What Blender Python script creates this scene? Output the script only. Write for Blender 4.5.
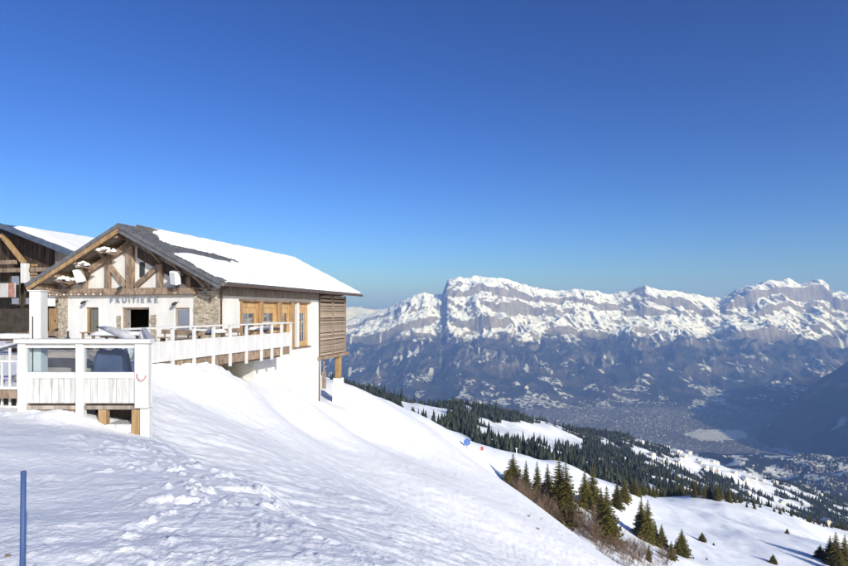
import bpy, bmesh, math, random
import numpy as np
R = math.radians
random.seed(7); rng = np.random.default_rng(7)
for o in list(bpy.data.objects): bpy.data.objects.remove(o)
sc = bpy.context.scene
C = sc.collection

# ------------------------------------------------------------------ camera, sky, sun, exposure
cam_d = bpy.data.cameras.new('camera'); cam = bpy.data.objects.new('camera', cam_d); C.objects.link(cam)
cam.location = (0, 0, 0); cam.rotation_euler = (R(90), 0, 0)
cam_d.sensor_width = 36; cam_d.lens = 24; cam_d.shift_y = 29/848
cam_d.clip_start = 0.1; cam_d.clip_end = 120000
sc.camera = cam
F, CX, HY = 565.0, 424.0, 312.0          # photo focal length in pixels, centre column, horizon row

SUN_AZ, SUN_EL = R(145), R(21.5)           # azimuth clockwise from +Y (behind the camera, to the right)
sun_dir = np.array([math.sin(SUN_AZ)*math.cos(SUN_EL), math.cos(SUN_AZ)*math.cos(SUN_EL), math.sin(SUN_EL)])
w = bpy.data.worlds.new('World'); sc.world = w; w.use_nodes = True
nt = w.node_tree; nt.nodes.clear()
sky = nt.nodes.new('ShaderNodeTexSky'); sky.sky_type = 'NISHITA'; sky.sun_disc = False
sky.sun_elevation = SUN_EL; sky.sun_rotation = SUN_AZ; sky.altitude = 1800; sky.air_density = 1.0; sky.dust_density = 5.0; sky.ozone_density = 4.0
bgn = nt.nodes.new('ShaderNodeBackground'); bgn.inputs['Strength'].default_value = 0.10
won = nt.nodes.new('ShaderNodeOutputWorld')
hsv = nt.nodes.new('ShaderNodeHueSaturation'); hsv.inputs['Saturation'].default_value = 1.12; hsv.inputs['Hue'].default_value = .508; hsv.inputs['Value'].default_value = .75
gam = nt.nodes.new('ShaderNodeGamma'); gam.inputs['Gamma'].default_value = 1.5
nt.links.new(sky.outputs[0], hsv.inputs['Color']); nt.links.new(hsv.outputs[0], gam.inputs['Color']); nt.links.new(gam.outputs[0], bgn.inputs[0]); nt.links.new(bgn.outputs[0], won.inputs[0])
sl = bpy.data.lights.new('sun', 'SUN'); sl.energy = 5.0; sl.angle = R(0.53); sl.color = (1.0, 0.975, 0.945)
so = bpy.data.objects.new('sun', sl); C.objects.link(so)
from mathutils import Vector, Matrix
so.rotation_euler = Vector((-sun_dir).tolist()).to_track_quat('-Z', 'Y').to_euler()
sc.view_settings.view_transform = 'Standard'; sc.view_settings.look = 'None'
sc.view_settings.exposure = 0.13; sc.view_settings.gamma = 1.0
sc.render.engine = 'CYCLES'; sc.cycles.use_denoising = True
sc.cycles.max_bounces = 6; sc.cycles.transparent_max_bounces = 12; sc.cycles.volume_bounces = 0

# ------------------------------------------------------------------ numeric helpers
def perlin(x, y, seed=0):
    x = np.asarray(x, float); y = np.asarray(y, float)
    xi = np.floor(x).astype(np.int64); yi = np.floor(y).astype(np.int64); xf = x-xi; yf = y-yi
    def g(ix, iy):
        h = (ix*374761393 + iy*668265263 + seed*1442695041) & 0xFFFFFFFF
        h = ((h ^ (h >> 13))*1274126177) & 0xFFFFFFFF
        h = (h ^ (h >> 16)) & 0xFFFF
        a = h/65536.0*2*math.pi
        return np.cos(a), np.sin(a)
    def d(ix, iy, fx, fy):
        gx, gy = g(ix, iy); return gx*fx+gy*fy
    u = xf*xf*xf*(xf*(xf*6-15)+10); v = yf*yf*yf*(yf*(yf*6-15)+10)
    a = d(xi, yi, xf, yf); b = d(xi+1, yi, xf-1, yf); c = d(xi, yi+1, xf, yf-1); e = d(xi+1, yi+1, xf-1, yf-1)
    return ((a*(1-u)+b*u)*(1-v) + (c*(1-u)+e*u)*v)*1.5
def fbm(x, y, o=4, seed=0, gain=.5):
    r = 0; a = 1; f = 1
    for i in range(o): r = r+a*perlin(x*f, y*f, seed+i*17); a *= gain; f *= 2.03
    return r
def ridged(x, y, o=4, seed=0, gain=.5):
    r = 0; a = 1; f = 1
    for i in range(o): r = r+a*(1-2*np.abs(perlin(x*f, y*f, seed+i*17))); a *= gain; f *= 2.07
    return r
def sstep(a, b, x):
    t = np.clip((x-a)/(b-a), 0, 1); return t*t*(3-2*t)
class TPS:
    def __init__(s, pts, scale, lam=1e-4):
        p = np.array(pts, float); s.s = scale; s.p = p[:, :2]/scale; n = len(p)
        d2 = ((s.p[:, None]-s.p[None])**2).sum(-1)
        K = .5*d2*np.log(d2+1e-12)+lam*np.eye(n); P = np.c_[np.ones(n), s.p]
        A = np.zeros((n+3, n+3)); A[:n, :n] = K; A[:n, n:] = P; A[n:, :n] = P.T
        s.w = np.linalg.solve(A, np.r_[p[:, 2], 0, 0, 0])
    def __call__(s, x, y):
        x = np.asarray(x, float)/s.s; y = np.asarray(y, float)/s.s
        r = s.w[-3]+s.w[-2]*x+s.w[-1]*y
        for i, (a, b) in enumerate(s.p):
            d2 = (x-a)**2+(y-b)**2; r = r+s.w[i]*.5*d2*np.log(d2+1e-12)
        return r
def at(x, y, d):                 # where the photo's pixel stands at depth d
    return ((x-CX)/F*d, d, -(y-HY)/F*d)

# ------------------------------------------------------------------ materials
def mat(name, c1, c2=None, rough=.7, scale=(4, 4, 4), detail=5, bump=0, bscale=None, spec=.3, metal=0, lo=.35, hi=.65, coords='Object', bdist=.02):
    m = bpy.data.materials.new(name); m.use_nodes = True; t = m.node_tree; n = t.nodes; b = n['Principled BSDF']
    b.inputs['Roughness'].default_value = rough; b.inputs['Specular IOR Level'].default_value = spec; b.inputs['Metallic'].default_value = metal
    b.inputs['Base Color'].default_value = (*c1, 1)
    if c2 is not None or bump:
        tc = n.new('ShaderNodeTexCoord'); mp = n.new('ShaderNodeMapping'); mp.inputs['Scale'].default_value = scale
        t.links.new(tc.outputs[coords], mp.inputs['Vector'])
        nz = n.new('ShaderNodeTexNoise'); nz.inputs['Scale'].default_value = 1; nz.inputs['Detail'].default_value = detail; nz.inputs['Roughness'].default_value = .6
        t.links.new(mp.outputs[0], nz.inputs['Vector'])
        if c2 is not None:
            rp = n.new('ShaderNodeValToRGB'); rp.color_ramp.elements[0].position = lo; rp.color_ramp.elements[1].position = hi
            rp.color_ramp.elements[0].color = (*c1, 1); rp.color_ramp.elements[1].color = (*c2, 1)
            t.links.new(nz.outputs['Fac'], rp.inputs[0]); t.links.new(rp.outputs[0], b.inputs['Base Color'])
        if bump:
            bp = n.new('ShaderNodeBump'); bp.inputs['Strength'].default_value = bump; bp.inputs['Distance'].default_value = bdist
            src = nz
            if bscale:
                mp2 = n.new('ShaderNodeMapping'); mp2.inputs['Scale'].default_value = bscale; t.links.new(tc.outputs[coords], mp2.inputs['Vector'])
                src = n.new('ShaderNodeTexNoise'); src.inputs['Scale'].default_value = 1; src.inputs['Detail'].default_value = 6; src.inputs['Roughness'].default_value = .65
                t.links.new(mp2.outputs[0], src.inputs['Vector'])
            t.links.new(src.outputs['Fac'], bp.inputs['Height']); t.links.new(bp.outputs[0], b.inputs['Normal'])
    return m
def attr_mat(name, rough=.9, bump=None, spec=.1, noise=.15, nscale=.02):
    m = bpy.data.materials.new(name); m.use_nodes = True; t = m.node_tree; n = t.nodes; b = n['Principled BSDF']
    b.inputs['Roughness'].default_value = rough; b.inputs['Specular IOR Level'].default_value = spec
    a = n.new('ShaderNodeAttribute'); a.attribute_name = 'albedo'
    tc = n.new('ShaderNodeTexCoord'); nz = n.new('ShaderNodeTexNoise'); nz.inputs['Scale'].default_value = nscale; nz.inputs['Detail'].default_value = 6
    t.links.new(tc.outputs['Object'], nz.inputs['Vector'])
    mr = n.new('ShaderNodeMapRange'); mr.inputs['To Min'].default_value = 1-noise; mr.inputs['To Max'].default_value = 1+noise; mr.inputs['From Min'].default_value = .3; mr.inputs['From Max'].default_value = .7
    t.links.new(nz.outputs['Fac'], mr.inputs['Value'])
    mx = n.new('ShaderNodeVectorMath'); mx.operation = 'SCALE'
    t.links.new(a.outputs['Color'], mx.inputs[0]); t.links.new(mr.outputs[0], mx.inputs['Scale']); t.links.new(mx.outputs[0], b.inputs['Base Color'])
    if bump:
        bp = n.new('ShaderNodeBump'); bp.inputs['Strength'].default_value = bump[0]; bp.inputs['Distance'].default_value = bump[1]
        nb = n.new('ShaderNodeTexNoise'); nb.inputs['Scale'].default_value = bump[2]; nb.inputs['Detail'].default_value = 6; nb.inputs['Roughness'].default_value = .65
        t.links.new(tc.outputs['Object'], nb.inputs['Vector']); t.links.new(nb.outputs['Fac'], bp.inputs['Height']); t.links.new(bp.outputs[0], b.inputs['Normal'])
    return m
def glass_mat(name, tint=(.9, .95, .97), refl=.9, lowest=.05):
    m = bpy.data.materials.new(name); m.use_nodes = True; t = m.node_tree; n = t.nodes; n.clear()
    o = n.new('ShaderNodeOutputMaterial'); mx = n.new('ShaderNodeMixShader'); lw = n.new('ShaderNodeLayerWeight'); lw.inputs['Blend'].default_value = .5; pw = n.new('ShaderNodeMath'); pw.operation = 'POWER'; pw.inputs[1].default_value = 4.0; t.links.new(lw.outputs['Facing'], pw.inputs[0]); fr = n.new('ShaderNodeMapRange'); fr.inputs['To Min'].default_value = lowest; fr.inputs['To Max'].default_value = 1.0; t.links.new(pw.outputs[0], fr.inputs['Value'])
    tr = n.new('ShaderNodeBsdfTransparent'); tr.inputs[0].default_value = (*tint, 1)
    gl = n.new('ShaderNodeBsdfGlossy'); gl.inputs['Roughness'].default_value = .02; gl.inputs['Color'].default_value = (refl, refl, refl, 1)
    t.links.new(fr.outputs[0], mx.inputs[0]); t.links.new(tr.outputs[0], mx.inputs[1]); t.links.new(gl.outputs[0], mx.inputs[2]); t.links.new(mx.outputs[0], o.inputs[0])
    return m
def vary(m, lo, hi):
    t = m.node_tree; n = t.nodes; bs = n['Principled BSDF']; src = bs.inputs['Base Color'].links[0].from_socket
    oi = n.new('ShaderNodeObjectInfo'); mr = n.new('ShaderNodeMapRange'); mr.inputs['To Min'].default_value = lo; mr.inputs['To Max'].default_value = hi
    sc_ = n.new('ShaderNodeVectorMath'); sc_.operation = 'SCALE'; t.links.new(oi.outputs['Random'], mr.inputs['Value']); t.links.new(src, sc_.inputs[0]); t.links.new(mr.outputs[0], sc_.inputs['Scale']); t.links.new(sc_.outputs[0], bs.inputs['Base Color'])
M = {}
M['snow'] = mat('snow', (.85, .862, .88), (.895, .90, .908), .65, (.7, .7, .7), bump=.6, bscale=(17, 17, 17), spec=.2, bdist=.04)
M['snow_far'] = mat('snow_far', (.83, .86, .90), (.88, .90, .92), .7, (.05, .05, .05), bump=.3, bscale=(.5, .5, .5), spec=.1, bdist=.2)
M['snow_lump'] = mat('snow_lump', (.76, .775, .79), (.84, .845, .855), .7, (3, 3, 3), bump=.5, bscale=(9, 9, 9), bdist=.03)
M['white'] = mat('white_paint', (.50, .50, .50), (.58, .58, .58), .5, (5, 5, 1.2), bump=.15, bscale=(30, 30, 4), bdist=.004)
M['whiteboard'] = mat('white_weathered_board', (.33, .33, .325), (.56, .56, .555), .6, (14, 14, 1.5), bump=.25, bscale=(60, 60, 4), lo=.3, hi=.55, bdist=.004)
M['plaster'] = mat('white_plaster', (.53, .525, .515), (.61, .608, .60), .85, (1.6, 1.6, .5), bump=.35, bscale=(14, 14, 14), bdist=.01)
M['cream'] = mat('pale_pine_board', (.33, .20, .095), (.50, .34, .18), .6, (9, 9, 1.4), bump=.2, bscale=(40, 40, 4), bdist=.004)
M['gold'] = mat('golden_wood', (.20, .12, .058), (.37, .245, .125), .6, (9, 9, 1.4), bump=.2, bscale=(40, 40, 4), bdist=.004)
M['brown'] = mat('weathered_brown_wood', (.13, .092, .064), (.31, .235, .175), .75, (6, 6, 2), bump=.4, bscale=(30, 30, 6), bdist=.008)
M['grey'] = mat('grey_weathered_wood', (.20, .165, .135), (.40, .345, .295), .8, (8, 8, 1.5), bump=.4, bscale=(40, 40, 5), bdist=.008)
M['slat'] = mat('slat_wood', (.15, .11, .08), (.42, .34, .27), .8, (9, .5, 34), bump=.4, bscale=(30, 4, 40), bdist=.008)
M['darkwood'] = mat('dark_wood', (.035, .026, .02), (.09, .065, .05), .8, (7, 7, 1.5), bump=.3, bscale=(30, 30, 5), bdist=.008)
M['stone'] = mat('rubble_stone', (.20, .17, .13), (.46, .41, .33), .9, (5, 5, 7), bump=.6, bscale=(20, 20, 20), bdist=.02)
M['mortar'] = mat('mortar', (.40, .36, .30), (.52, .48, .41), .9, (6, 6, 6), bump=.4, bdist=.01)
M['concrete'] = mat('concrete', (.55, .53, .50), (.72, .71, .69), .9, (3, 3, 3), bump=.3, bdist=.01)
M['roof'] = mat('slate_grey_roof', (.075, .08, .09), (.14, .145, .155), .55, (5, 5, 5), bump=.2, bdist=.01)
M['roofblue'] = mat('blue_grey_sheet_roof', (.06, .085, .13), (.10, .13, .18), .4, (2, 2, 2), metal=.3)
M['metal_dark'] = mat('dark_metal', (.04, .04, .045), (.07, .07, .075), .45, (6, 6, 6), metal=.5)
M['pipe'] = mat('brown_pipe', (.07, .045, .04), (.11, .075, .06), .5, (6, 6, 2))
M['glass'] = glass_mat('window_glass', (.45, .52, .56), .95, .45)
M['clear'] = glass_mat('clear_glass')
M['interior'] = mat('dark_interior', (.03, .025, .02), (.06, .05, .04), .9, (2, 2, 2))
M['speaker'] = mat('white_plastic', (.72, .74, .73), (.80, .81, .80), .4, (3, 3, 3))
M['grille'] = mat('grey_grille', (.48, .50, .50), (.60, .62, .62), .6, (40, 40, 40))
M['letter'] = mat('blue_grey_lettering', (.17, .20, .27), (.23, .26, .34), .5, (6, 6, 6))
M['bluepole'] = mat('blue_plastic', (.035, .07, .185), (.045, .085, .21), .6, (8, 8, 3))
M['bluetarp'] = mat('blue_tarpaulin', (.04, .10, .32), (.07, .14, .40), .6, (5, 5, 5))
M['red'] = mat('red_plastic', (.55, .06, .04), (.62, .10, .06), .5, (5, 5, 5))
M['canvas'] = mat('grey_canvas', (.30, .31, .34), (.46, .47, .50), .8, (3, 3, 3), bump=.3, bdist=.02)
M['taupe'] = mat('taupe_cover', (.25, .205, .17), (.36, .30, .26), .8, (3, 3, 3), bump=.4, bdist=.02)
M['bark'] = mat('spruce_bark', (.06, .04, .03), (.12, .09, .07), .9, (8, 8, 2), bump=.4)
M['needle'] = mat('spruce_needles', (.065, .063, .017), (.19, .155, .042), .75, (.45, .45, .35), spec=.15)
M['needle2'] = mat('far_spruce_needles', (.020, .028, .022), (.045, .052, .036), .85, (.05, .05, .05), spec=.1)
M['twig'] = mat('bare_twigs', (.11, .07, .05), (.23, .165, .12), .85, (3, 3, 3))
M['rock'] = mat('rock', (.16, .13, .10), (.32, .27, .21), .9, (6, 6, 6), bump=.6, bdist=.03)
M['house'] = mat('house_wall', (.42, .37, .32), (.62, .57, .50), .8, (.05, .05, .05))
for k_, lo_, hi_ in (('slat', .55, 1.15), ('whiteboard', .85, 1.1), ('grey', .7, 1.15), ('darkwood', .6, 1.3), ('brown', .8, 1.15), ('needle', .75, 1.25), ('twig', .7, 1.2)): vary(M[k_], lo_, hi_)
M['navy'] = mat('navy_cover', (.03, .045, .10), (.06, .08, .15), .7, (3, 3, 3), bump=.3, bdist=.02)
M['bulb'] = mat('frosted_bulb', (.75, .74, .68), None, .3)

# ------------------------------------------------------------------ object helpers
def tag(o, label=None, cat=None, group=None, kind=None):
    if label: o['label'] = label
    if cat: o['category'] = cat
    if group: o['group'] = group
    if kind: o['kind'] = kind
    return o
def link(name, me, m, parent=None):
    o = bpy.data.objects.new(name, me); C.objects.link(o); o.parent = parent
    if m is not None and len(me.materials) == 0: me.materials.append(m)
    return o
def thing(name, label, cat, loc=(0, 0, 0), rz=0, group=None):
    o = bpy.data.objects.new(name, None); C.objects.link(o); o.location = loc; o.rotation_euler = (0, 0, rz); o.empty_display_size = .3
    return tag(o, label, cat, group)
def copy_tree(o, parent=None):
    c = o.copy(); C.objects.link(c); c.parent = parent
    for ch in o.children: copy_tree(ch, c)
    return c
class MB:
    def __init__(s): s.v = []; s.f = []
    def add(s, vs, fs):
        n = len(s.v); s.v += [tuple(map(float, p)) for p in vs]; s.f += [tuple(i+n for i in f) for f in fs]; return s
    def box(s, x0, x1, y0, y1, z0, z1):
        return s.add([(x0, y0, z0), (x1, y0, z0), (x1, y1, z0), (x0, y1, z0), (x0, y0, z1), (x1, y0, z1), (x1, y1, z1), (x0, y1, z1)],
                     [(0, 3, 2, 1), (4, 5, 6, 7), (0, 1, 5, 4), (1, 2, 6, 5), (2, 3, 7, 6), (3, 0, 4, 7)])
    def bar(s, p, q, a, b, up=(0, 0, 1)):     # rectangular bar p->q, a wide (sideways), b deep (along up)
        p = Vector(p); q = Vector(q); d = (q-p).normalized(); u = Vector(up); sd = d.cross(u)
        if sd.length < 1e-4: sd = d.cross(Vector((1, 0, 0)))
        sd.normalize(); u = sd.cross(d).normalized(); vs = []
        for e in (p, q):
            for i, j in ((-1, -1), (1, -1), (1, 1), (-1, 1)): vs.append(e+sd*(i*a/2)+u*(j*b/2))
        return s.add(vs, [(0, 1, 2, 3), (7, 6, 5, 4), (0, 4, 5, 1), (1, 5, 6, 2), (2, 6, 7, 3), (3, 7, 4, 0)])
    def tube(s, pts, rad, n=8, cap=True):
        pts = [Vector(p) for p in pts]; rad = rad if hasattr(rad, '__len__') else [rad]*len(pts); vs = []; fs = []
        for i, p in enumerate(pts):
            d = (pts[min(i+1, len(pts)-1)]-pts[max(i-1, 0)]).normalized()
            a = d.cross(Vector((0, 0, 1)))
            if a.length < 1e-3: a = d.cross(Vector((1, 0, 0)))
            a.normalize(); b = d.cross(a)
            for k in range(n):
                t = 2*math.pi*k/n; vs.append(p+(a*math.cos(t)+b*math.sin(t))*rad[i])
        for i in range(len(pts)-1):
            for k in range(n): fs.append((i*n+k, i*n+(k+1) % n, (i+1)*n+(k+1) % n, (i+1)*n+k))
        if cap: fs += [tuple(range(n-1, -1, -1)), tuple((len(pts)-1)*n+k for k in range(n))]
        return s.add(vs, fs)
    def prism(s, poly, axis, a, b):           # polygon (2D) extruded along axis from a to b
        n = len(poly)
        def P(u, v, t): return {'x': (t, u, v), 'y': (u, t, v), 'z': (u, v, t)}[axis]
        vs = [P(u, v, a) for u, v in poly]+[P(u, v, b) for u, v in poly]
        fs = [tuple(range(n)), tuple(range(2*n-1, n-1, -1))]+[(i, n+i, n+(i+1) % n, (i+1) % n) for i in range(n)]
        return s.add(vs, fs)
    def lathe(s, prof, n=16, c=(0, 0, 0)):
        vs = []; fs = []
        for r, z in prof:
            for k in range(n): vs.append((c[0]+r*math.cos(2*math.pi*k/n), c[1]+r*math.sin(2*math.pi*k/n), c[2]+z))
        for i in range(len(prof)-1):
            for k in range(n): fs.append((i*n+k, i*n+(k+1) % n, (i+1)*n+(k+1) % n, (i+1)*n+k))
        fs += [tuple(range(n-1, -1, -1)), tuple((len(prof)-1)*n+k for k in range(n))]
        return s.add(vs, fs)
    def build(s, name, m, parent=None, bevel=0, smooth=False, fix=True):
        me = bpy.data.meshes.new(name); me.from_pydata(s.v, [], s.f); me.update()
        if fix or bevel:
            bm = bmesh.new(); bm.from_mesh(me)
            if bevel: bmesh.ops.bevel(bm, geom=bm.edges[:], offset=bevel, segments=1, affect='EDGES', clamp_overlap=True)
            bmesh.ops.recalc_face_normals(bm, faces=bm.faces[:]); bm.to_mesh(me); bm.free()
        if smooth: me.polygons.foreach_set('use_smooth', [True]*len(me.polygons))
        return link(name, me, m, parent)
def grid_mesh(name, X, Y, Z, m, col=None, smooth=True):
    r, c = X.shape; co = np.stack([X, Y, Z], -1).reshape(-1, 3).astype(np.float32)
    i = np.arange(r*c).reshape(r, c); q = np.stack([i[:-1, :-1], i[:-1, 1:], i[1:, 1:], i[1:, :-1]], -1).reshape(-1, 4).astype(np.int32)
    me = raw_mesh(name, co, q, smooth)
    if col is not None:
        a = me.color_attributes.new('albedo', 'FLOAT_COLOR', 'POINT')
        cc = np.ones((r*c, 4), np.float32); cc[:, :3] = col.reshape(-1, 3); a.data.foreach_set('color', cc.ravel())
    return link(name, me, m)
def raw_mesh(name, co, faces, smooth=False):
    me = bpy.data.meshes.new(name); n = faces.shape[1]
    me.vertices.add(len(co)); me.vertices.foreach_set('co', np.asarray(co, np.float32).ravel())
    me.loops.add(faces.size); me.loops.foreach_set('vertex_index', faces.ravel().astype(np.int32))
    me.polygons.add(len(faces)); me.polygons.foreach_set('loop_start', np.arange(0, faces.size, n, dtype=np.int32))
    me.polygons.foreach_set('loop_total', np.full(len(faces), n, np.int32))
    if smooth: me.polygons.foreach_set('use_smooth', np.ones(len(faces), bool))
    me.update(calc_edges=True); me.validate()
    return me

# ------------------------------------------------------------------ chalet frame: x along its front, y into it, z up from the terrace floor
YAW = math.atan(141/565.)
OX, OY, OZ = (219-CX)/F*30, 30.0, -1.7
_s, _c = math.sin(YAW), math.cos(YAW)
def L(x, y, z): return (OX+x*_c+y*_s, OY-x*_s+y*_c, OZ+z)
def inv(X, Y): return ((X-OX)*_c-(Y-OY)*_s, (X-OX)*_s+(Y-OY)*_c)

# ================================================================== TERRAIN
# --- near snow: plateau under the camera and the bank falling away to the right
nearpts = [at(*p) for p in [
    (20, 411, 12.6), (60, 413, 12.6), (85, 415, 12.6), (112, 430, 12.5), (148, 437, 12.4), (0, 470, 6.2), (80, 500, 5.2), (200, 500, 5.4), (148, 441, 10.6),
    (250, 488, 6.6), (320, 525, 4.9), (400, 566, 4.0), (0, 430, 9.2), (80, 440, 8.6), (250, 468, 10.5), (330, 505, 8.0), (430, 566, 6.2),
    (153, 367, 22.2), (172, 367, 23.7), (200, 364.5, 25.6), (212, 364.5, 26.6), (225, 374, 28.5), (255, 381.5, 33.4), (290, 391, 37.5), (319, 400, 42.2), (338, 404, 46.5),
    (160, 400, 17), (200, 400, 21.5), (250, 430, 19.5), (180, 430, 14.2), (300, 430, 29), (350, 480, 18), (350, 430, 40), (400, 500, 14.5), (450, 490, 30), (500, 520, 29), (500, 566, 19.5), (560, 566, 26),
    (344, 384, 53), (380, 399, 58), (411, 416, 61), (431, 427, 62), (464, 454, 58), (482, 467, 55), (500, 479, 51), (529, 499, 46), (558, 523, 42), (590, 545, 38), (620, 567, 35), (680, 612, 31),
    (300, 375, 60)]]
nearpts += [(-2, 0, -1.65), (2.5, 0, -2.0), (-6, 0, -1.6), (0, -4, -1.6), (-14, 2, -1.7), (-14, 10, -2.0), (8, -4, -4.5), (-6, -8, -1.5), (9, 6, -7.5), (18, 14, -14.5), (12, -8, -6)]
nearpts += [L(-3, -4, -1.0), L(-8, -4, -.8), L(-3, 3, -1.9), L(-10, -12, -.6), L(-3, 10, -4.4), L(-15, 0, -.7), L(-20, -6, -.5), L(-25, 5, -.6), L(-12, 10, -3.0), L(-12, 20, -5.5)]
nearpts += [at(600, 575, 60), at(560, 545, 68), at(500, 505, 82), at(450, 465, 95), at(411, 440, 100), at(350, 420, 100), at(680, 640, 52), at(250, 405, 100), at(480, 540, 105), at(620, 620, 90)]
near_tps = TPS(nearpts, 20, 3e-4)
def near_z(X, Y): return near_tps(X, Y)
az = np.radians(np.concatenate([np.linspace(-115, -62, 70), np.linspace(-61.8, 42, 760), np.linspace(42.4, 115, 90)]))
rr = np.concatenate([[.02, .5, 1.0], np.geomspace(1.5, 110, 470)])
A_, R_ = np.meshgrid(az, rr); X = R_*np.sin(A_); Y = R_*np.cos(A_)
Z = near_z(X, Y)
lx, ly = inv(X, Y)
# plateau weight: trampled snow left of the edge line, groomed streaks on the bank
edge = (X+.16)*(10.6-3.8)+(Y-3.8)*(5.0-.16)          # >0 on the bank side
plat = 1-sstep(-6, 10, edge)
fade = 1/(1+(R_/60)**2)
ang = R(-28); xs = X*math.cos(ang)-Y*math.sin(ang); ys = X*math.sin(ang)+Y*math.cos(ang)
wx, wy = X+.25*fbm(X*1.5, Y*1.5, 2, 60), Y+.12*fbm(X*1.5, Y*1.5, 2, 62)
rough = .35+.9*sstep(-.35, .35, fbm(X*.45, Y*.8, 2, 64))
d = plat*(.026*fbm(X*.6, Y*1.3, 2, 3)+rough*(.010*fbm(wx*3.6, wy*8.5, 3, 5, .65)+.007*fbm(wx*11, wy*17, 2, 9))+.022*np.clip(fbm(wx*5, wy*6.5, 2, 11)-.38, 0, 1)-.02*np.clip(fbm(wx*3.1, wy*4, 2, 13)-.5, 0, 1))
tr = (1-plat)
ed_ = edge/8.35+.25*fbm(X*.5, Y*.5, 2, 33)
d -= .42*sstep(0, 1.3, ed_)*(1-sstep(2.5, 11, ed_))*sstep(26, 14, R_)/np.clip(fade, .25, 1)
d += tr*(.12*fbm(X*.16, Y*.16, 3, 21)+.034*fbm(xs*.7, ys*3.2, 3, 23, .6)+.024*fbm(xs*2.4, ys*8, 2, 25)+.07*np.clip(fbm(X*1.1, Y*1.1, 3, 27)-.40, 0, 1)-.06*np.clip(.06-np.abs(fbm(xs*.35, ys*.9, 2, 28)), 0, 1)*10*.3)
# rough lumps (avalanche-like debris) where the plateau rolls over into the bank
lump = np.exp(-((edge+2)/13.0)**2)*sstep(20, 12, R_)*(.25+.75*sstep(-.1, .3, fbm(X*.35, Y*.35, 2, 29)))
d += lump*(.085*np.clip(fbm(wx*3.9, wy*3.9, 3, 31, .6)-.15, 0, 2)-.04*np.clip(fbm(X*3.1, Y*3.4, 2, 35)-.3, 0, 1))
# shovelled snow heaps along the terrace edge
heap = np.exp(-((lx-2.5)/1.1)**2)*sstep(-9, -7, ly)*sstep(0, -2.5, ly)
d += heap*(.26*np.clip(fbm(X*.8, Y*.8, 3, 41)+.4, 0, 1.5)+.12*np.clip(fbm(X*2.4, Y*2.4, 3, 45), -.2, 1))
heap2 = np.exp(-((Y-12.1)/.8)**2)*sstep(-9.4, -8.8, X)*sstep(-7.1, -8.0, X)
d += heap2*.16*np.clip(fbm(X*1.6, Y*1.6, 3, 43)+.3, 0, 1.5)
Z = Z+d*np.clip(fade, .25, 1)
ground = tag(grid_mesh('snow_ground', X, Y, Z, M['snow']), kind='structure')

# --- middle snowfield below
midpts = [at(*p) for p in [(513, 490, 135), (545, 505, 128), (566, 520, 124), (606, 538, 122), (642, 540, 150), (661, 548, 148), (681, 557, 142), (702, 541, 192), (592, 507, 160), (620, 507, 190), (640, 497, 330), (680, 495.5, 390), (720, 501, 420), (773, 563, 182),
    (787, 533, 262), (840, 566, 190), (848, 533, 400), (780, 515.5, 430), (603, 481, 270), (572, 471, 240), (555, 462, 225), (528, 454.5, 195), (483, 450.5, 158), (470, 447.5, 140), (620, 566, 104), (700, 600, 112),
    (500, 505, 112), (848, 630, 130), (740, 525, 290), (700, 515, 285), (660, 520, 210), (450, 450, 120), (430, 425.5, 300), (900, 575, 260), (950, 560, 420), (560, 560, 90)]]
midpts += [at(640, 530, 460), at(720, 530, 560), at(800, 545, 580), at(900, 590, 560), at(560, 490, 330), at(480, 480, 260), at(430, 470, 230), at(380, 450, 300), at(340, 440, 250), at(1000, 640, 300)]
mid_tps = TPS(midpts, 100, 4e-4)
def mid_z(X, Y):
    return mid_tps(X, Y)+1.7*fbm(X/45, Y/70, 3, 51)*sstep(120, 220, Y)+.25*fbm(X/7, Y/11, 3, 53)
th = np.linspace((340-CX)/F, (1080-CX)/F, 420); dd = np.geomspace(70, 600, 330)
T_, D_ = np.meshgrid(th, dd); X = T_*D_; Y = D_
tag(grid_mesh('snowfield', X, Y, mid_z(X, Y), M['snow_far']), kind='structure')

# --- wooded hillside beyond it
hillpts = [at(*p) for p in [(352, 386, 900), (400, 401, 1000), (440, 407, 1100), (470, 409, 1200), (520, 420, 1300), (560, 428, 1450), (600, 434, 1600), (650, 447, 1800), (700, 468, 2000), (760, 486, 2200), (848, 521, 2300), (950, 560, 2400),
    (470, 452, 420), (530, 460, 450), (560, 466, 470), (640, 496, 560), (700, 500, 660), (780, 518, 720), (848, 537, 780), (950, 575, 800), (430, 430, 420), (380, 420, 420), (400, 410, 700), (440, 420, 700), (500, 432, 800), (580, 448, 900), (640, 465, 1100), (700, 480, 1250), (780, 500, 1450), (300, 372, 900), (330, 400, 450), (250, 365, 900)]]
hillpts += [(a*1.45, b*1.45, c*1.75-90) for a, b, c in [at(x, y, dd_) for x, y, dd_ in [(300, 372, 900), (352, 386, 900), (400, 401, 1000), (470, 409, 1200), (520, 420, 1300), (600, 434, 1600), (700, 468, 2000), (848, 521, 2300)]]]
hill_tps = TPS(hillpts, 500, 4e-4)
def hill_z(X, Y): return hill_tps(X, Y)+7*fbm(X/150, Y/190, 4, 61)
def to_px(X, Y, Z): return CX+F*X/Y, HY-F*Z/Y
def inpoly(px, py, poly):
    r = np.zeros(px.shape, bool); n = len(poly)
    for i in range(n):
        x1, y1 = poly[i]; x2, y2 = poly[(i+1) % n]
        r ^= ((y1 > py) != (y2 > py)) & (px < (x2-x1)*(py-y1)/((y2-y1) or 1e-9)+x1)
    return r
clearings = [[(396, 399), (448, 410), (450, 417), (418, 418), (404, 410)], [(505, 421), (548, 423), (584, 439), (582, 445), (545, 437), (515, 435), (478, 431), (482, 427)], [(425, 424), (470, 436), (470, 450), (430, 435)]]
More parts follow.
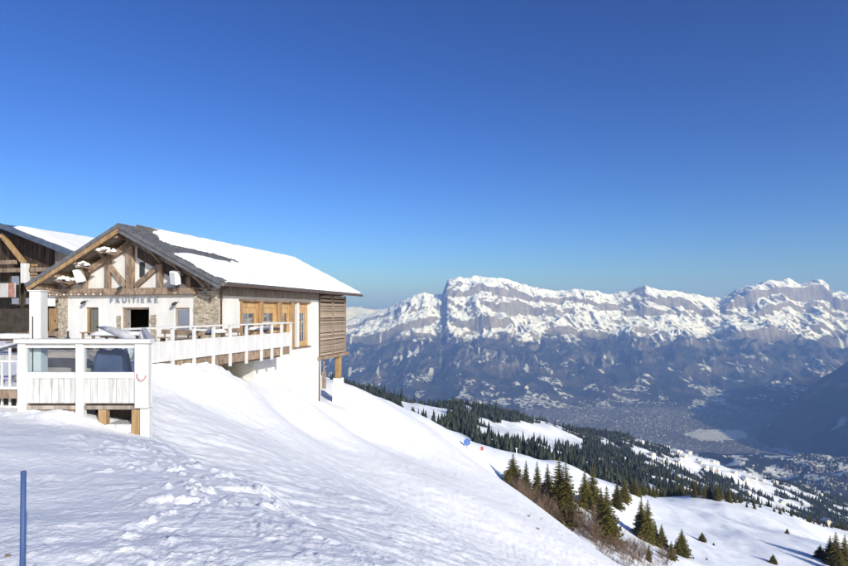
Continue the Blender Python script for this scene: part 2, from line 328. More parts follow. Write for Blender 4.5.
def forest_mask(X, Y):
    px, py = to_px(X, Y, hill_z(X, Y))
    f = np.ones(px.shape)
    for c in clearings:
        for o_ in (0, 3, 6): f[inpoly(px+4*fbm(X/40, Y/60, 2, 5), py+3*fbm(X/40, Y/60, 2, 6)-o_, c)] = 0
    rt = sstep(595, 680, px)
    n = fbm(X/120, Y/160, 3, 71)
    f = np.where(fbm(X/55, Y/90, 3, 73) > .27, 0, f)
    f = np.where(n*rt > .04, 0, f)
    meadow = np.exp(-(((px-725)/60)**2+((py-(468+.42*(px-725)))/13)**2))
    f = np.where(meadow+.25*n > .42, 0, f)
    return f
th = np.linspace((250-CX)/F, (1080-CX)/F, 420); dd = np.geomspace(380, 3600, 300)
T_, D_ = np.meshgrid(th, dd); X = T_*D_; Y = D_; Z = hill_z(X, Y)
fm = forest_mask(X, Y)[..., None]
col = fm*np.array([.045, .045, .04])+(1-fm)*np.array([.84, .86, .89])
M['hill'] = attr_mat('wooded_hill_ground', bump=(.4, 2, .05), nscale=.03)
tag(grid_mesh('hillside', X, Y, Z, M['hill'], col), kind='structure')

# --- valley, mountain range, shaded massif
skyl = np.array([(200, 330), (300, 326), (346, 322), (362, 318), (380, 312), (395, 306), (405, 300), (412, 295), (420, 294), (442, 294), (447, 282), (459, 277.5), (480, 278), (502, 279), (520, 285), (550, 292), (575, 291), (600, 292.5), (612, 294), (625, 291.5), (645, 286.5), (658, 291), (675, 293), (690, 294.5), (705, 297), (720, 299), (732, 292), (745, 288), (765, 283), (788, 280.5), (800, 286), (812, 283), (822, 281.5), (829, 287), (833, 293), (850, 294), (900, 288), (960, 296), (1030, 285), (1150, 292)], float)
YR = 12000.
def range_z(T, D):
    """T = X/Y, D = depth; a chain whose crest runs at about 12 km"""
    X = T*D
    px = CX+F*T
    crest = 12000+500*fbm(X/3500, X*0, 3, 81)
    top = (HY-np.interp(px, skyl[:, 0], skyl[:, 1]))/F*crest
    top = top+34*(ridged(X/520, X*0+5, 3, 82)-.7)*sstep(0, 200, top)
    foot = 7300+350*fbm(X/1800, X*0+3, 3, 83)
    t = (D-foot)/(crest-foot)
    tw = t+.035*fbm(X/900, D/1300, 3, 85)
    h = np.interp(tw, [-.2, 0, .12, .3, .5, .7, .85, .95, 1.0, 1.06, 1.3, 1.8], [0, 0, .055, .16, .34, .56, .77, .92, 1.0, .985, .8, .45])
    for q, (c0, amp, wd, sd, tilt) in enumerate(((.50, .08, .014, 301, .00003), (.64, .14, .013, 303, -.00003), (.78, .13, .012, 305, .00004), (.90, .09, .010, 307, -.00002))):
        cq = c0+.055*fbm(X/1900, D/6000, 3, sd)+tilt*(X-1500)*.5
        am = amp*np.clip(.45+1.1*fbm(X/1400, D/2600, 2, sd+1), 0, 1.25)
        h = h+am*(sstep(cq-wd, cq+wd, tw)-np.clip((tw-cq+.13)/.26, 0, 1))
    base = -1255+15*fbm(X/900, D/900, 3, 89)
    z = base+(top-base)*h
    up = sstep(.02, .45, t)*(1-.9*np.exp(-((t-1)/.06)**2))
    gul = ridged(X/620+.35*fbm(X/700, D/900, 2, 99), D/2400, 4, 91, .55)
    iso = ridged(X/1150+.2*fbm(X/600, D/600, 2, 96), D/1000, 4, 92, .5)
    z = z+up*(85*(gul-.5)*(1-.45*sstep(.5, .7, t))+75*(iso-.6)*sstep(.2, .5, t)*(1-.3*sstep(.6, .8, t))+34*fbm(X/420, D/420, 4, 93))
    z = z+sstep(.4, .6, t)*(1-sstep(1.02, 1.1, t))*(6*ridged(X/150, D/420, 3, 95)+8*ridged(X/300, D/260, 2, 94)-8)
    return z, t
th = np.linspace((300-CX)/F, (1010-CX)/F, 860); dd = np.concatenate([np.linspace(2300, 6600, 90), np.linspace(6630, 12700, 420), np.linspace(12800, 16000, 12)])
T_, D_ = np.meshgrid(th, dd); X = T_*D_; Y = D_
Zr, tt = range_z(T_, D_)
# near-right valley shelf carrying the small town
shelf = sstep(5200, 3600, Y)*sstep(.28, .5, T_+.00002*(Y-3000))
Zr = Zr+shelf*(250+60*fbm(X/500, Y/500, 3, 111))
gy, gx = np.gradient(Zr, axis=0), np.gradient(Zr, axis=1)
dX = np.gradient(X, axis=1); dY = np.gradient(Y, axis=0)
slope = np.sqrt((gx/dX)**2+(gy/dY)**2)
n1 = fbm(X/500, Y/500, 4, 121); n2 = fbm(X/130, Y/130, 4, 123); n3 = fbm(X/60, Y/75, 3, 125)
SNOW = np.array([.88, .89, .90]); ROCK = np.array([.225, .20, .172]); FOREST = np.array([.028, .031, .032]); FIELD = np.array([.55, .53, .50]); SCRUB = np.array([.075, .066, .058])
line = -440+110*n1+70*n2                       # tree line
snowy = sstep(-60, 60, Zr-line)
rockm = sstep(.88, 1.04, slope+.22*n2+.10*n3)
alp = SNOW*(1-rockm[..., None])+ROCK*(1+.35*n3[..., None])*rockm[..., None]
forestcol = FOREST+(SCRUB-FOREST)*sstep(-.1, .5, n1+.5*n3)[..., None]
cliffs = sstep(.95, 1.25, slope+.2*n2)[..., None]*.6
forestcol = forestcol*(1-cliffs)+ROCK*.8*cliffs
# open snowy pastures and hamlets on the lower slopes and the valley floor
past = sstep(.16, .34, fbm(X/420, Y/520, 4, 131)+.30*n3-.02-.30*sstep(.12, .40, tt)-.12*sstep(-.02, .02, -tt))*(1-sstep(.30, .52, tt))
streak = sstep(.62, .7, fbm(X/160, Y/700, 3, 133)+.1*n3)*sstep(.25, .35, tt)*(1-snowy)*.6
past = past*np.clip(.45+1.1*fbm(X/55, Y/70, 3, 139), 0, 1)
low = forestcol*(1-past[..., None])+(FIELD*.55+SNOW*.45)*past[..., None]
low = low*(1-streak[..., None])+SNOW*.9*streak[..., None]
floor = sstep(.03, -.02, tt)[..., None]
speck = sstep(.1, .45, fbm(X/38, Y/60, 2, 135)+.3*n1)[..., None]
floorcol = np.array([.13, .12, .115])*(1-speck*.6)+FIELD*.7*speck*.6
low = low*(1-floor)+floorcol*floor
pxx, pyy = to_px(X, Y, Zr)
fieldp = inpoly(pxx+2*n2, pyy+n3, [(682, 434), (700, 429), (742, 430), (748, 437), (722, 441), (700, 440)])[..., None]
low = np.where(fieldp, np.array([.62, .60, .56]), low)
tree_sh = (shelf > .1)[..., None]
shelfcol = np.where(sstep(.12, .2, fbm(X/170, Y/260, 3, 137))[..., None] > .5, SNOW*.8, FOREST)
low = np.where(tree_sh, shelfcol, low)
colr = low*(1-snowy[..., None])+alp*snowy[..., None]
M['range'] = attr_mat('mountain_rock_snow_forest', bump=(.8, 22, .022), nscale=.02)
tag(grid_mesh('mountain_range', X, Y, Zr, M['range'], colr), kind='structure')
from numpy import interp as _i
def valley_at(x, y):
    return float(_valley(np.array([[x/y]]), np.array([[y]]))[0, 0])
def _valley(T, D):
    z, t = range_z(T, D); X = T*D
    return z+sstep(5200, 3600, D)*sstep(.28, .5, T+.00002*(D-3000))*(250+60*fbm(X/500, D/500, 3, 111))

# massif on the right: its crest stands beyond the frame and keeps its near flank and the valley floor in shade
gx_ = np.linspace(1200, 14500, 300); gy_ = np.linspace(-2500, 8600, 270)
X, Y = np.meshgrid(gx_, gy_)
u = X-.75*np.clip(Y, 3000, None)
up_ = u-np.clip(5600-Y, 0, 4000)*.62
hh = np.where(up_ > -1000, (up_+1000)*.56, (up_+1000)*.2)
hh = 1750*(1-np.exp(-np.clip(hh, -400, None)/1500))
hh = hh*(1-sstep(6300, 8300, Y+.25*u))
hh = hh+sstep(0, 500, hh)*(110*ridged(X/900, Y/900, 4, 141)+40*fbm(X/250, Y/250, 3, 143))
Zm = -1300+hh
n1 = fbm(X/500, Y/500, 4, 145); n3 = fbm(X/90, Y/90, 3, 147)
sn = sstep(-250, 0, Zm+200*n1)[..., None]
cl = sstep(.62, .75, fbm(X/300, Y/420, 4, 149))[..., None]*.5*(Zm < -850)[..., None]
colm = (FOREST+(SCRUB-FOREST)*sstep(-.2, .4, n1+.4*n3)[..., None])*(1-cl)+SNOW*cl
colm = colm*(1-sn)+SNOW*sn
tag(grid_mesh('shaded_mountain', X, Y, Zm, M['range'], colm), kind='structure')

# distant range closing the view on the left
fx = np.linspace(-26000, 30000, 420); fy = np.linspace(27000, 32000, 26); X, Y = np.meshgrid(fx, fy)
t = 1-np.abs((Y-29500)/2500)
Zf = -1500+t*(1480+260*ridged(X/3300, Y/3300, 4, 151)+120*fbm(X/900, Y/900, 3, 153))
colf = np.where((Zf > -500+200*fbm(X/1500, Y/1500, 3, 155))[..., None], SNOW, FOREST*2)
tag(grid_mesh('distant_range', X, Y, Zf, M['range'], colf), kind='structure')
# plain closing the ground between and beyond the ranges
pg = MB(); pg.add([(-40000, -8000, -1330), (45000, -8000, -1330), (45000, 34000, -1330), (-40000, 34000, -1330)], [(0, 1, 2, 3)])
tag(pg.build('valley_plain', mat('valley_ground', (.06, .06, .055), (.25, .25, .26), .9, (.003, .003, .003), 8), fix=False), kind='structure')

# air: one closed box of even haze round everything
hz = MB().box(-41000, 46000, -9000, 34500, -1400, 1020).build('haze', None)
hm = bpy.data.materials.new('haze'); hm.use_nodes = True; t = hm.node_tree; t.nodes.clear()
ho = t.nodes.new('ShaderNodeOutputMaterial'); pv = t.nodes.new('ShaderNodeVolumePrincipled')
pv.inputs['Color'].default_value = (.22, .41, 1.0, 1); pv.inputs['Absorption Color'].default_value = (.5, .58, .8, 1); pv.inputs['Density'].default_value = 8.0e-5; pv.inputs['Anisotropy'].default_value = 0.0
t.links.new(pv.outputs[0], ho.inputs['Volume']); hz.data.materials.append(hm)
tag(hz, kind='stuff')

# ================================================================== CHALET
chalet = thing('chalet', 'white plastered chalet with timber truss gable, stone piers and snowy roof at the slope edge', 'chalet', (OX, OY, OZ), -YAW)
RIDX, RIDZ, EAV, SLP = -5.22, 6.32, 6.12, .51
Y0, Y1 = -1.2, 19.1
def rz(x): return RIDZ-abs(x-RIDX)*SLP       # roof top surface
def wall_with_holes(mb, u0, u1, z0, z1, holes, put):
    us = sorted({u0, u1, *[h[0] for h in holes], *[h[1] for h in holes]})
    for a, b in zip(us[:-1], us[1:]):
        hs = sorted([(h[2], h[3]) for h in holes if h[0] <= a+1e-6 and h[1] >= b-1e-6])
        z = z0
        for h0, h1 in hs:
            if h0 > z: put(mb, a, b, z, h0)
            z = h1
        if z < z1: put(mb, a, b, z, z1)
fholes = [(-8.56, -7.70, .45, 1.96), (-6.13, -4.33, 0, 1.95), (-2.74, -1.80, .5, 1.93)]
mb = MB(); wall_with_holes(mb, -9.8, -1.52, -1.2, 2.66, fholes, lambda m, a, b, c, d: m.box(a, b, 0, .38, c, d)); fw = mb.build('front_wall', M['plaster'], chalet)
mb = MB(); wall_with_holes(mb, .38, 12.57, -6.5, 3.06, [(.38, 3.45, -6.5, -.9), (2.0, 11.0, -.72, 2.32)], lambda m, a, b, c, d: m.box(-.38, 0, a, b, c, d)); mb.build('side_wall', M['plaster'], chalet)
MB().box(-4.0, -3.8, .38, 3.45, -5, -.9).box(-3.8, -.38, 3.45, 3.6, -5, -.9).build('cellar_wall', M['plaster'], chalet)
MB().box(-10.2, -9.82, .38, 12.57, -2.5, 3.06).build('side_wall', M['plaster'], chalet)
MB().box(-10.2, 0.0, 12.58, 12.9, -7.5, -1.72).build('back_wall', M['plaster'], chalet)
MB().box(-10.2, -.42, 17.6, 17.9, -1.7, 3.0).build('back_wall', M['grey'], chalet)
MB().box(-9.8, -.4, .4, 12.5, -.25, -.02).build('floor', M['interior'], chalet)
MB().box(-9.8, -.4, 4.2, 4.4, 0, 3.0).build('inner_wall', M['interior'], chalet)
MB().box(-10.2, -.02, 12.92, 17.88, -1.9, -1.7).build('loft_floor', M['brown'], chalet)
MB().prism([(-10.1, 2.9), (-.1, 2.9), (RIDX, rz(RIDX)-.3)], 'y', .02, .36).build('gable_wall', M['plaster'], chalet)
for k in range(11):  # added dark boards: roof shadow under the right rake put into their colour
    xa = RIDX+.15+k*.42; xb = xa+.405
    MB().prism([(xa, rz(xa)-.28), (xb, rz(xb)-.28), (xb, rz(xb)-1.55), (xa, rz(xa)-1.55)], 'y', -.04-.008*(k % 3), .015).build('gable_shade_board', M['darkwood'], chalet)
MB().box(0.0, .035, .1, 12.5, 2.58, 3.04).build('eave_band', M['grey'], chalet)  # grey-brown strip along the top of the side wall
MB().prism([(-10.1, 3.02), (-.1, 3.02), (RIDX, rz(RIDX)-.3)], 'y', 17.55, 17.85).build('gable_wall', M['grey'], chalet)
# stone piers built from stones
def pier(x0, x1, z0, z1, yd, seed):
    rnd = random.Random(seed)
    p = MB().box(x0+.03, x1-.03, yd+.03, .38, z0, z1).build('stone_pier', M['mortar'], chalet)
    s = MB(); z = z0
    while z < z1-.05:
        h = min(rnd.uniform(.10, .22), z1-z); x = x0
        while x < x1-.02:
            wd = min(rnd.uniform(.16, .45), x1-x)
            if x1-x-wd < .1: wd = x1-x
            j = lambda a: rnd.uniform(-a, a); y = yd+rnd.uniform(-.03, .03); g = .012
            s.add([(x+g+j(.01), y, z+g+j(.01)), (x+wd-g+j(.01), y+j(.015), z+g+j(.01)), (x+wd-g+j(.01), y+j(.015), z+h-g+j(.01)), (x+g+j(.01), y+j(.015), z+h-g+j(.01)),
                   (x+g, yd+.1, z+g), (x+wd-g, yd+.1, z+g), (x+wd-g, yd+.1, z+h-g), (x+g, yd+.1, z+h-g)], [(0, 1, 2, 3), (0, 4, 5, 1), (1, 5, 6, 2), (2, 6, 7, 3), (3, 7, 4, 0)])
            x += wd
        z += h
    o = s.build('stone_facing', M['stone'], p); o['kind'] = 'stuff'
    return p
pier(-1.52, 0.0, -2.6, 3.0, -.05, 3); pier(-10.45, -9.8, -1.0, 2.62, -.05, 5)
# stone sides round the doorway
pier(-6.45, -6.15, 0, 1.5, -.03, 8); pier(-4.28, -3.86, 0, 1.55, -.03, 9)
# main tie beam and truss
MB().bar((-11.4, -.16, 2.83), (-1.25, -.16, 2.83), .30, .38).build('tie_beam', M['brown'], chalet, .02)
def timber(p, q, wd=.26, name='truss_timber', dp=.24, m='brown'): MB().bar(p, q, dp, wd, up=(-(q[2]-p[2]), 0, q[0]-p[0])).build(name, M[m], chalet, .015)
timber((-5.45, -.12, 3.02), (-5.45, -.12, 5.7), .42, 'king_post')
timber((-10.0, -.13, 3.12), (-5.1, -.13, 5.62), .34, 'principal_rafter', .22, 'brown'); timber((-.3, -.13, 3.12), (-5.1, -.13, 5.56), .34, 'principal_rafter', .22)
timber((-6.95, -.10, 3.02), (-6.95, -.10, 4.6), .30, 'queen_post', .2); timber((-3.55, -.10, 3.02), (-3.55, -.10, 4.3), .30, 'queen_post', .2)
timber((-5.75, -.09, 3.1), (-6.85, -.09, 4.25), .28, 'strut', .18); timber((-5.15, -.09, 3.1), (-3.65, -.09, 4.2), .28, 'strut', .18)
timber((-8.5, -.10, 3.02), (-8.5, -.10, 3.8), .26, 'queen_post', .2); timber((-1.75, -.10, 3.02), (-1.75, -.10, 3.6), .26, 'queen_post', .2)
g = MB().box(-4.95, -4.62, -.03, .02, 3.62, 4.45).build('attic_window', M['metal_dark'], chalet, .01); MB().box(-4.90, -4.67, -.036, -.031, 3.67, 4.40).build('pane', M['metal_dark'], g)
# roof: two decks, soffit boards, purlins, fascia
for sgn in (-1, 1):
    xe = RIDX+sgn*EAV; ze = RIDZ-EAV*SLP
    MB().prism([(RIDX, RIDZ), (xe, ze), (xe, ze-.10), (RIDX, RIDZ-.10)], 'y', Y0, Y1).build('roof_deck', M['roof'], chalet)
    n = 14
    for k in range(n):                        # soffit boards along the front overhang, running down the slope
        ya = Y0+.06+k*(1.2/n); MB().prism([(RIDX+sgn*.02, RIDZ-.12), (xe-sgn*.03, ze-.12), (xe-sgn*.03, ze-.15), (RIDX+sgn*.02, RIDZ-.15)], 'y', ya, ya+1.2/n-.008).build('soffit_board', M['grey'], chalet)
    MB().prism([(RIDX, RIDZ-.11), (xe-sgn*.02, ze-.11), (xe-sgn*.02, ze-.15), (RIDX, RIDZ-.15)], 'y', .06, Y1-.05).build('soffit', M['grey'], chalet)
    # barge board with dark metal cap
    MB().bar((RIDX-sgn*.02, Y0-.03, RIDZ-.26), (xe, Y0-.03, ze-.22), .05, .24, up=(0, 0, 1)).build('barge_board', M['gold'] if sgn < 0 else M['roof'], chalet)  # right board takes the dark roof colour, standing in for its shade
    MB().bar((RIDX, Y0-.05, RIDZ-.03), (xe+sgn*.03, Y0-.05, ze-.03), .12, .20, up=(0, 0, 1)).build('verge_cap', M['roof'], chalet)
    MB().bar((RIDX, Y1+.03, RIDZ-.10), (xe, Y1+.03, ze-.10), .05, .25).build('barge_board', M['brown'], chalet)
for k, f_ in enumerate((.06, .27, .50, .72, .93)):
    for sgn in (-1, 1):
        x = RIDX+sgn*EAV*f_; z = rz(x)-.30
        MB().box(x-.11, x+.11, Y0+.12, .3, z-.16, z+.13).build('purlin', M['brown'], chalet, .015)
        if .1 < f_ < .9:                      # bracket under each purlin
            MB().bar((x, -.05, z-.75), (x, -.95, z-.14), .16, .16, up=(0, 1, 0)).build('bracket', M['brown'], chalet, .01)
MB().tube([(RIDX, Y0-.08, RIDZ+.02), (RIDX, Y1+.05, RIDZ+.02)], .09, 8).build('ridge_cap', M['roof'], chalet)
# slate courses on the bare strip of the right slope
def bare(s, y): # s = distance from ridge (horizontal), y; snow thickness field
    n = np.asarray(fbm(np.asarray(s)*1.4, np.asarray(y)*1.0, 3, 201))
    edge_y = Y0+2.4-2.0*sstep(0.1, 2.8, s)+.25*n
    th_ = .03+.14*sstep(0, 1.2, y-edge_y)+.035*n+.02*np.asarray(fbm(np.asarray(s)*.5, np.asarray(y)*.35, 2, 207))
    th_ = np.where(y < edge_y, (y-edge_y)*.5, th_)
    tong = np.exp(-((s-2.35-.10*(y-1.0))/.50)**2)*sstep(6.2, 3.2, y+.8*n)*sstep(-2, 0, y)
    th_ = th_-.62*tong
    spots = np.exp(-((s-5.75)/.16)**2)*sstep(3.4, 1.5, y)*.35*(np.sin(y*9)+1.0)*.5
    th_ = th_-spots
    th_ = np.where(s > EAV-.12, th_-.0, th_)
    return th_
tl = MB()
ns = 26
for i in range(ns):
    s0 = i*EAV/ns; y = Y0+.02+(.14 if i % 2 else 0)
    while y < Y0+9:
        if y > Y0+4.0 and not (1.2 < s0 < 3.8): break
        x0, x1 = RIDX+s0, RIDX+s0+EAV/ns+.03
        z0_, z1_ = rz(x0)+.012, rz(x1)+.035+random.uniform(0, .012)
        tl.add([(x0, y, z0_), (x1, y, z1_), (x1, y+.27, z1_), (x0, y+.27, z0_), (x1, y, z1_-.035), (x1, y+.27, z1_-.035), (x0, y, z0_-.012), (x0, y+.27, z0_-.012)], [(0, 1, 2, 3), (1, 4, 5, 2), (0, 6, 4, 1), (3, 2, 5, 7)])
        if i % 2 == 0 and int(y*3.7) % 2 == 0: tl.box(x1-.06, x1-.01, y+.10, y+.17, z1_-.01, z1_+.05)   # snow hooks
        y += .28
o = tl.build('roof_slates', M['roof'], chalet, fix=False); o['kind'] = 'stuff'
ss = np.linspace(-.02, EAV+.02, 90); yy = np.linspace(Y0+.05, Y1-.02, 240); S_, Yg = np.meshgrid(ss, yy)
th_ = bare(S_, Yg)
edge_t = np.minimum.reduce([(EAV+.02-S_)*5+.04, (Y1-.02-Yg)*1.6+.01, np.full_like(S_, 9)])
th_ = np.minimum(th_, edge_t)
o = grid_mesh('roof_snow', RIDX+S_, Yg, RIDZ-S_*SLP+np.where(th_ > 0, th_+.03, -.05), M['snow_lump']); o.parent = chalet
th2 = np.minimum(.22+.03*fbm(S_*.6, Yg*.6, 3, 203), edge_t)
o = grid_mesh('roof_snow', RIDX-S_, Yg, RIDZ-S_*SLP+np.where((Yg < Y0+1.2+.4*fbm(S_, Yg, 2, 205)) | (th2 < 0), -.05, th2), M['snow_lump']); o.parent = chalet
# gutters and downpipes
MB().tube([(1.08, Y0+.2, rz(1.02)-.06), (1.08, Y1-.1, rz(1.02)-.06)], .07, 8).build('gutter', M['pipe'], chalet)
MB().tube([(1.06, -.55, 3.1), (1.0, -.5, 2.98), (.3, -.1, 2.88), (.09, .10, 2.8), (.09, .10, .2)], .05, 8).build('downpipe', M['pipe'], chalet)
MB().tube([(1.06, 12.7, 3.1), (.9, 12.68, 2.98), (.12, 12.55, 2.9), (.08, 12.5, 2.7), (.08, 12.5, -5.6)], .055, 8).build('downpipe', M['pipe'], chalet)
# front openings
def frame(x0, x1, z0, z1, y, m, wd=.09, parent=chalet, name='window_frame'):
    return MB().box(x0, x0+wd, y, y+.10, z0, z1).box(x1-wd, x1, y, y+.10, z0, z1).box(x0+wd, x1-wd, y, y+.10, z1-wd, z1).box(x0+wd, x1-wd, y, y+.10, z0, z0+wd).build(name, m, parent)
f1 = frame(-8.56, -7.70, .45, 1.96, .10, M['gold']); MB().box(-8.47, -7.79, .15, .16, .54, 1.87).build('pane', M['glass'], f1)
sh = MB().box(-8.30, -7.74, .04, .08, .5, .56).box(-8.30, -7.74, .04, .08, 1.86, 1.92).box(-8.30, -8.24, .04, .08, .56, 1.86).box(-7.80, -7.74, .04, .08, .56, 1.86).build('shutter', M['darkwood'], chalet)
sm = None
for k in range(13):
    if sm is None:
        so_ = MB().bar((-8.24, .06, 0), (-7.80, .06, 0), .012, .09, up=(0, .6, .8)).build('louvre', mat('olive_louvre', (.10, .10, .075), (.17, .165, .13), .7, (4, 4, 4)), sh); sm = so_.data
    else: so_ = link('louvre', sm, None, sh)
    so_.location.z = .62+k*.1
f2 = frame(-2.74, -1.80, .5, 1.93, .10, M['taupe'], .10); MB().box(-2.64, -1.90, .15, .16, .6, 1.83).build('pane', M['glass'], f2)
bl = MB().box(-2.62, -1.92, .19, .21, 1.45, 1.80).build('blind', M['canvas'], f2)
df = MB().box(-6.13, -6.0, .10, .26, 0, 1.95).box(-4.46, -4.33, .10, .26, 0, 1.95).box(-6.0, -4.46, .10, .26, 1.85, 1.95).build('door_frame', M['brown'], chalet)
dr = MB().box(-6.0, -5.72, .15, .20, .02, 1.83).build('door', M['grey'], chalet); MB().box(-5.94, -5.80, .145, .15, .9, 1.72).build('pane', M['glass'], dr); MB().tube([(-5.75, .12, .95), (-5.75, .12, 1.15)], .015, 6).build('handle', M['metal_dark'], dr)
for a, b, z in ((-8.66, -7.6, .44), (-2.84, -1.7, .49)): MB().box(a, b, -.07, .10, z-.07, z).build('sill', M['concrete'], chalet)
# side glazing: golden timber posts and framed windows
XG = -.22
for a, b, m in ((2.0, 2.28, 'gold'), (4.18, 4.60, 'gold'), (6.40, 6.85, 'gold'), (8.22, 8.62, 'gold')): MB().box(-.36, .03, a, b, -.72, 2.32).build('window_post', M[m], chalet, .01)
MB().box(-.37, .02, 9.02, 9.34, -.72, 2.32).build('window_post', M['white'], chalet, .01)
MB().box(-.34, .06, 1.9, 11.1, 2.32, 2.44).build('lintel', M['brown'], chalet); MB().box(-.3, .10, 1.95, 11.05, -.80, -.72).build('sill', M['brown'], chalet)
for a, b in ((2.28, 4.18), (4.60, 6.40), (6.85, 8.22), (9.34, 11.0)):
    wm = .13*(b-a); g0, g1 = a+wm, b-wm
    s = MB().box(XG-.06, XG, a, g0, -.72, 2.0).box(XG-.06, XG, g1, b, -.72, 2.0).box(XG-.06, XG, g0, g1, -.72, -.35).box(XG-.06, XG, g0, g1, 1.62, 2.0)
    s.box(XG-.08, XG+.04, a, b, 1.96, 2.32)
    s.box(XG-.02, XG+.06, a, a+.12, -.72, 1.96).box(XG-.02, XG+.06, b-.12, b, -.72, 1.96)
    wf = s.build('window', M['cream'], chalet)
    MB().box(XG-.05, XG-.035, g0, g1, -.35, 1.62).build('pane', M['glass'], wf)
    mu = MB()
    for q in (.5,): mu.box(XG-.035, XG-.005, g0+(g1-g0)*q-.02, g0+(g1-g0)*q+.02, -.35, 1.62)
    for q in (.36, .68): mu.box(XG-.034, XG-.004, g0, g1, -.35+1.97*q-.02, -.35+1.97*q+.02)
    mu.build('muntin', M['cream'], wf)
# slatted loft on the far end
lf = MB().box(-.38, -.12, 12.95, 17.85, -1.7, 2.95).build('slatted_loft', M['darkwood'], chalet)
smesh = {}
z = -1.62; k = 0
while z < 3.05:
    gap = .02 if z < 2.05 else .13
    h = .17
    key = k % 4
    if key not in smesh:
        bm_ = MB().box(-.10, -.05+.012*key, 12.62, 17.95+.04*(key-1.5), 0, h)
        so_ = bm_.build('slat', M['slat'], lf, .01); smesh[key] = so_.data
    else: so_ = link('slat', smesh[key], None, lf)
    so_.location = (random.uniform(-.01, .02), 0, z); so_.rotation_euler.x = random.uniform(-.003, .003)
    z += h+gap; k += 1
for y in (12.66, 15.2, 17.8): MB().box(-.12, .02, y, y+.12, -1.68, 3.0).build('batten', M['slat'], lf)
MB().bar((-.02, 12.3, -1.78), (-.02, 18.5, -1.78), .26, .26).build('loft_beam', M['brown'], chalet, .02)
for x, y, nm in ((-.25, 16.9, 'post'), (-9.5, 16.9, 'post')):
    pb = MB().box(x-.22, x+.20, y-.22, y+.22, -3.7, -1.91).build('post', M['gold'], chalet, .02)
    MB().add([(x-.42, y-.42, -7.4), (x+.42, y-.42, -7.4), (x+.42, y+.42, -7.4), (x-.42, y+.42, -7.4), (x-.33, y-.33, -3.7), (x+.33, y-.33, -3.7), (x+.33, y+.33, -3.7), (x-.33, y+.33, -3.7)],
             [(0, 3, 2, 1), (4, 5, 6, 7), (0, 1, 5, 4), (1, 2, 6, 5), (2, 3, 7, 6), (3, 0, 4, 7)]).build('footing', M['concrete'], pb)
MB().box(-.35, -.12, 13.9, 14.15, -4.2, -2.9).box(-.28, -.2, 13.98, 14.06, -2.9, -1.9).build('meter_box', M['brown'], chalet)

# lettering under the tie beam
sg = thing('sign_lettering', 'blue-grey metal letters reading FRUITIERE on the white wall under the tie beam', 'sign', L(-5.26, -.10, 2.24), -YAW)
word = 'FRUITIERE'; adv = 3.32/(len(word)-1.4); cxl = -1.66
lw_ = {'I': .42, 'F': .95, 'R': 1.1, 'U': 1.12, 'T': 1.0, 'E': 1.0}; tot = sum(lw_[c_] for c_ in word); cxl = -1.66
for c_ in word:
    tcu = bpy.data.curves.new('letter', 'FONT'); tcu.body = c_; tcu.size = .45; tcu.extrude = .02; tcu.offset = .001; tcu.align_x = 'CENTER'
    to = bpy.data.objects.new('tmp', tcu); C.objects.link(to); bpy.context.view_layer.update()
    tme = bpy.data.meshes.new_from_object(to.evaluated_get(bpy.context.evaluated_depsgraph_get())); bpy.data.objects.remove(to); tme.name = 'letter'; tme.materials.clear()
    wl = lw_[c_]*3.32/tot; lo_ = link('letter', tme, M['letter'], sg); lo_.rotation_euler = (R(90), 0, 0); lo_.location = (cxl+wl/2, 0, 0); cxl += wl

def local_thing(name, label, cat, x, y, z, rz_=0, group=None): return thing(name, label, cat, L(x, y, z), -YAW+rz_, group)
# loudspeakers
for i, (x, y, z, rot, lab) in enumerate(((-8.35, -.65, 3.72, .35, 'white tilted loudspeaker under the left roof slope of the truss gable'), (-2.10, -.75, 3.50, -.15, 'white tilted loudspeaker under the shaded right roof slope of the truss gable'))):
    sp = local_thing('loudspeaker', lab, 'loudspeaker', x, y, z, rot, 'loudspeakers on the gable')
    b = MB().box(-.21, .21, -.18, .18, -.36, .36).build('cabinet', M['speaker'], sp, .03); b.rotation_euler = (R(14), R(-10 if i == 0 else 8), 0)
    MB().box(-.18, .18, -.195, -.181, -.32, .32).build('grille', M['grille'], b)
    MB().bar((0, .18, 0), (0, .62, .1), .05, .05).box(-.12, .12, .10, .17, -.5, -.36).build('wall_bracket', M['metal_dark'], sp)
# spotlights
for x, z, lab in ((-8.39, 2.22, 'black disc spotlight on the wall above the louvred window'), (-5.66, 2.98, 'black disc spotlight on the tie beam below the king post'), (-2.47, 2.13, 'black disc spotlight on the wall right of the lettering')):
    y = -.34 if z > 2.9 else 0
    sp = local_thing('spotlight', lab, 'spotlight', x, y, z, 0, 'spotlights on the front')
    MB().tube([(0, 0, .10), (.10, -.16, .14), (.02, -.26, .06)], .014, 6).build('arm', M['metal_dark'], sp)
    b = MB().lathe([(.05, .07), (.12, .05), (.16, .0), (.15, -.05)], 14).build('lamp_head', M['metal_dark'], sp, smooth=False); b.location = (-.04, -.30, .02); b.rotation_euler = (R(28), R(-12), 0)
    MB().lathe([(.13, -.005), (.13, .005)], 14).build('lens', M['bulb'], b).location = (0, 0, -.052)
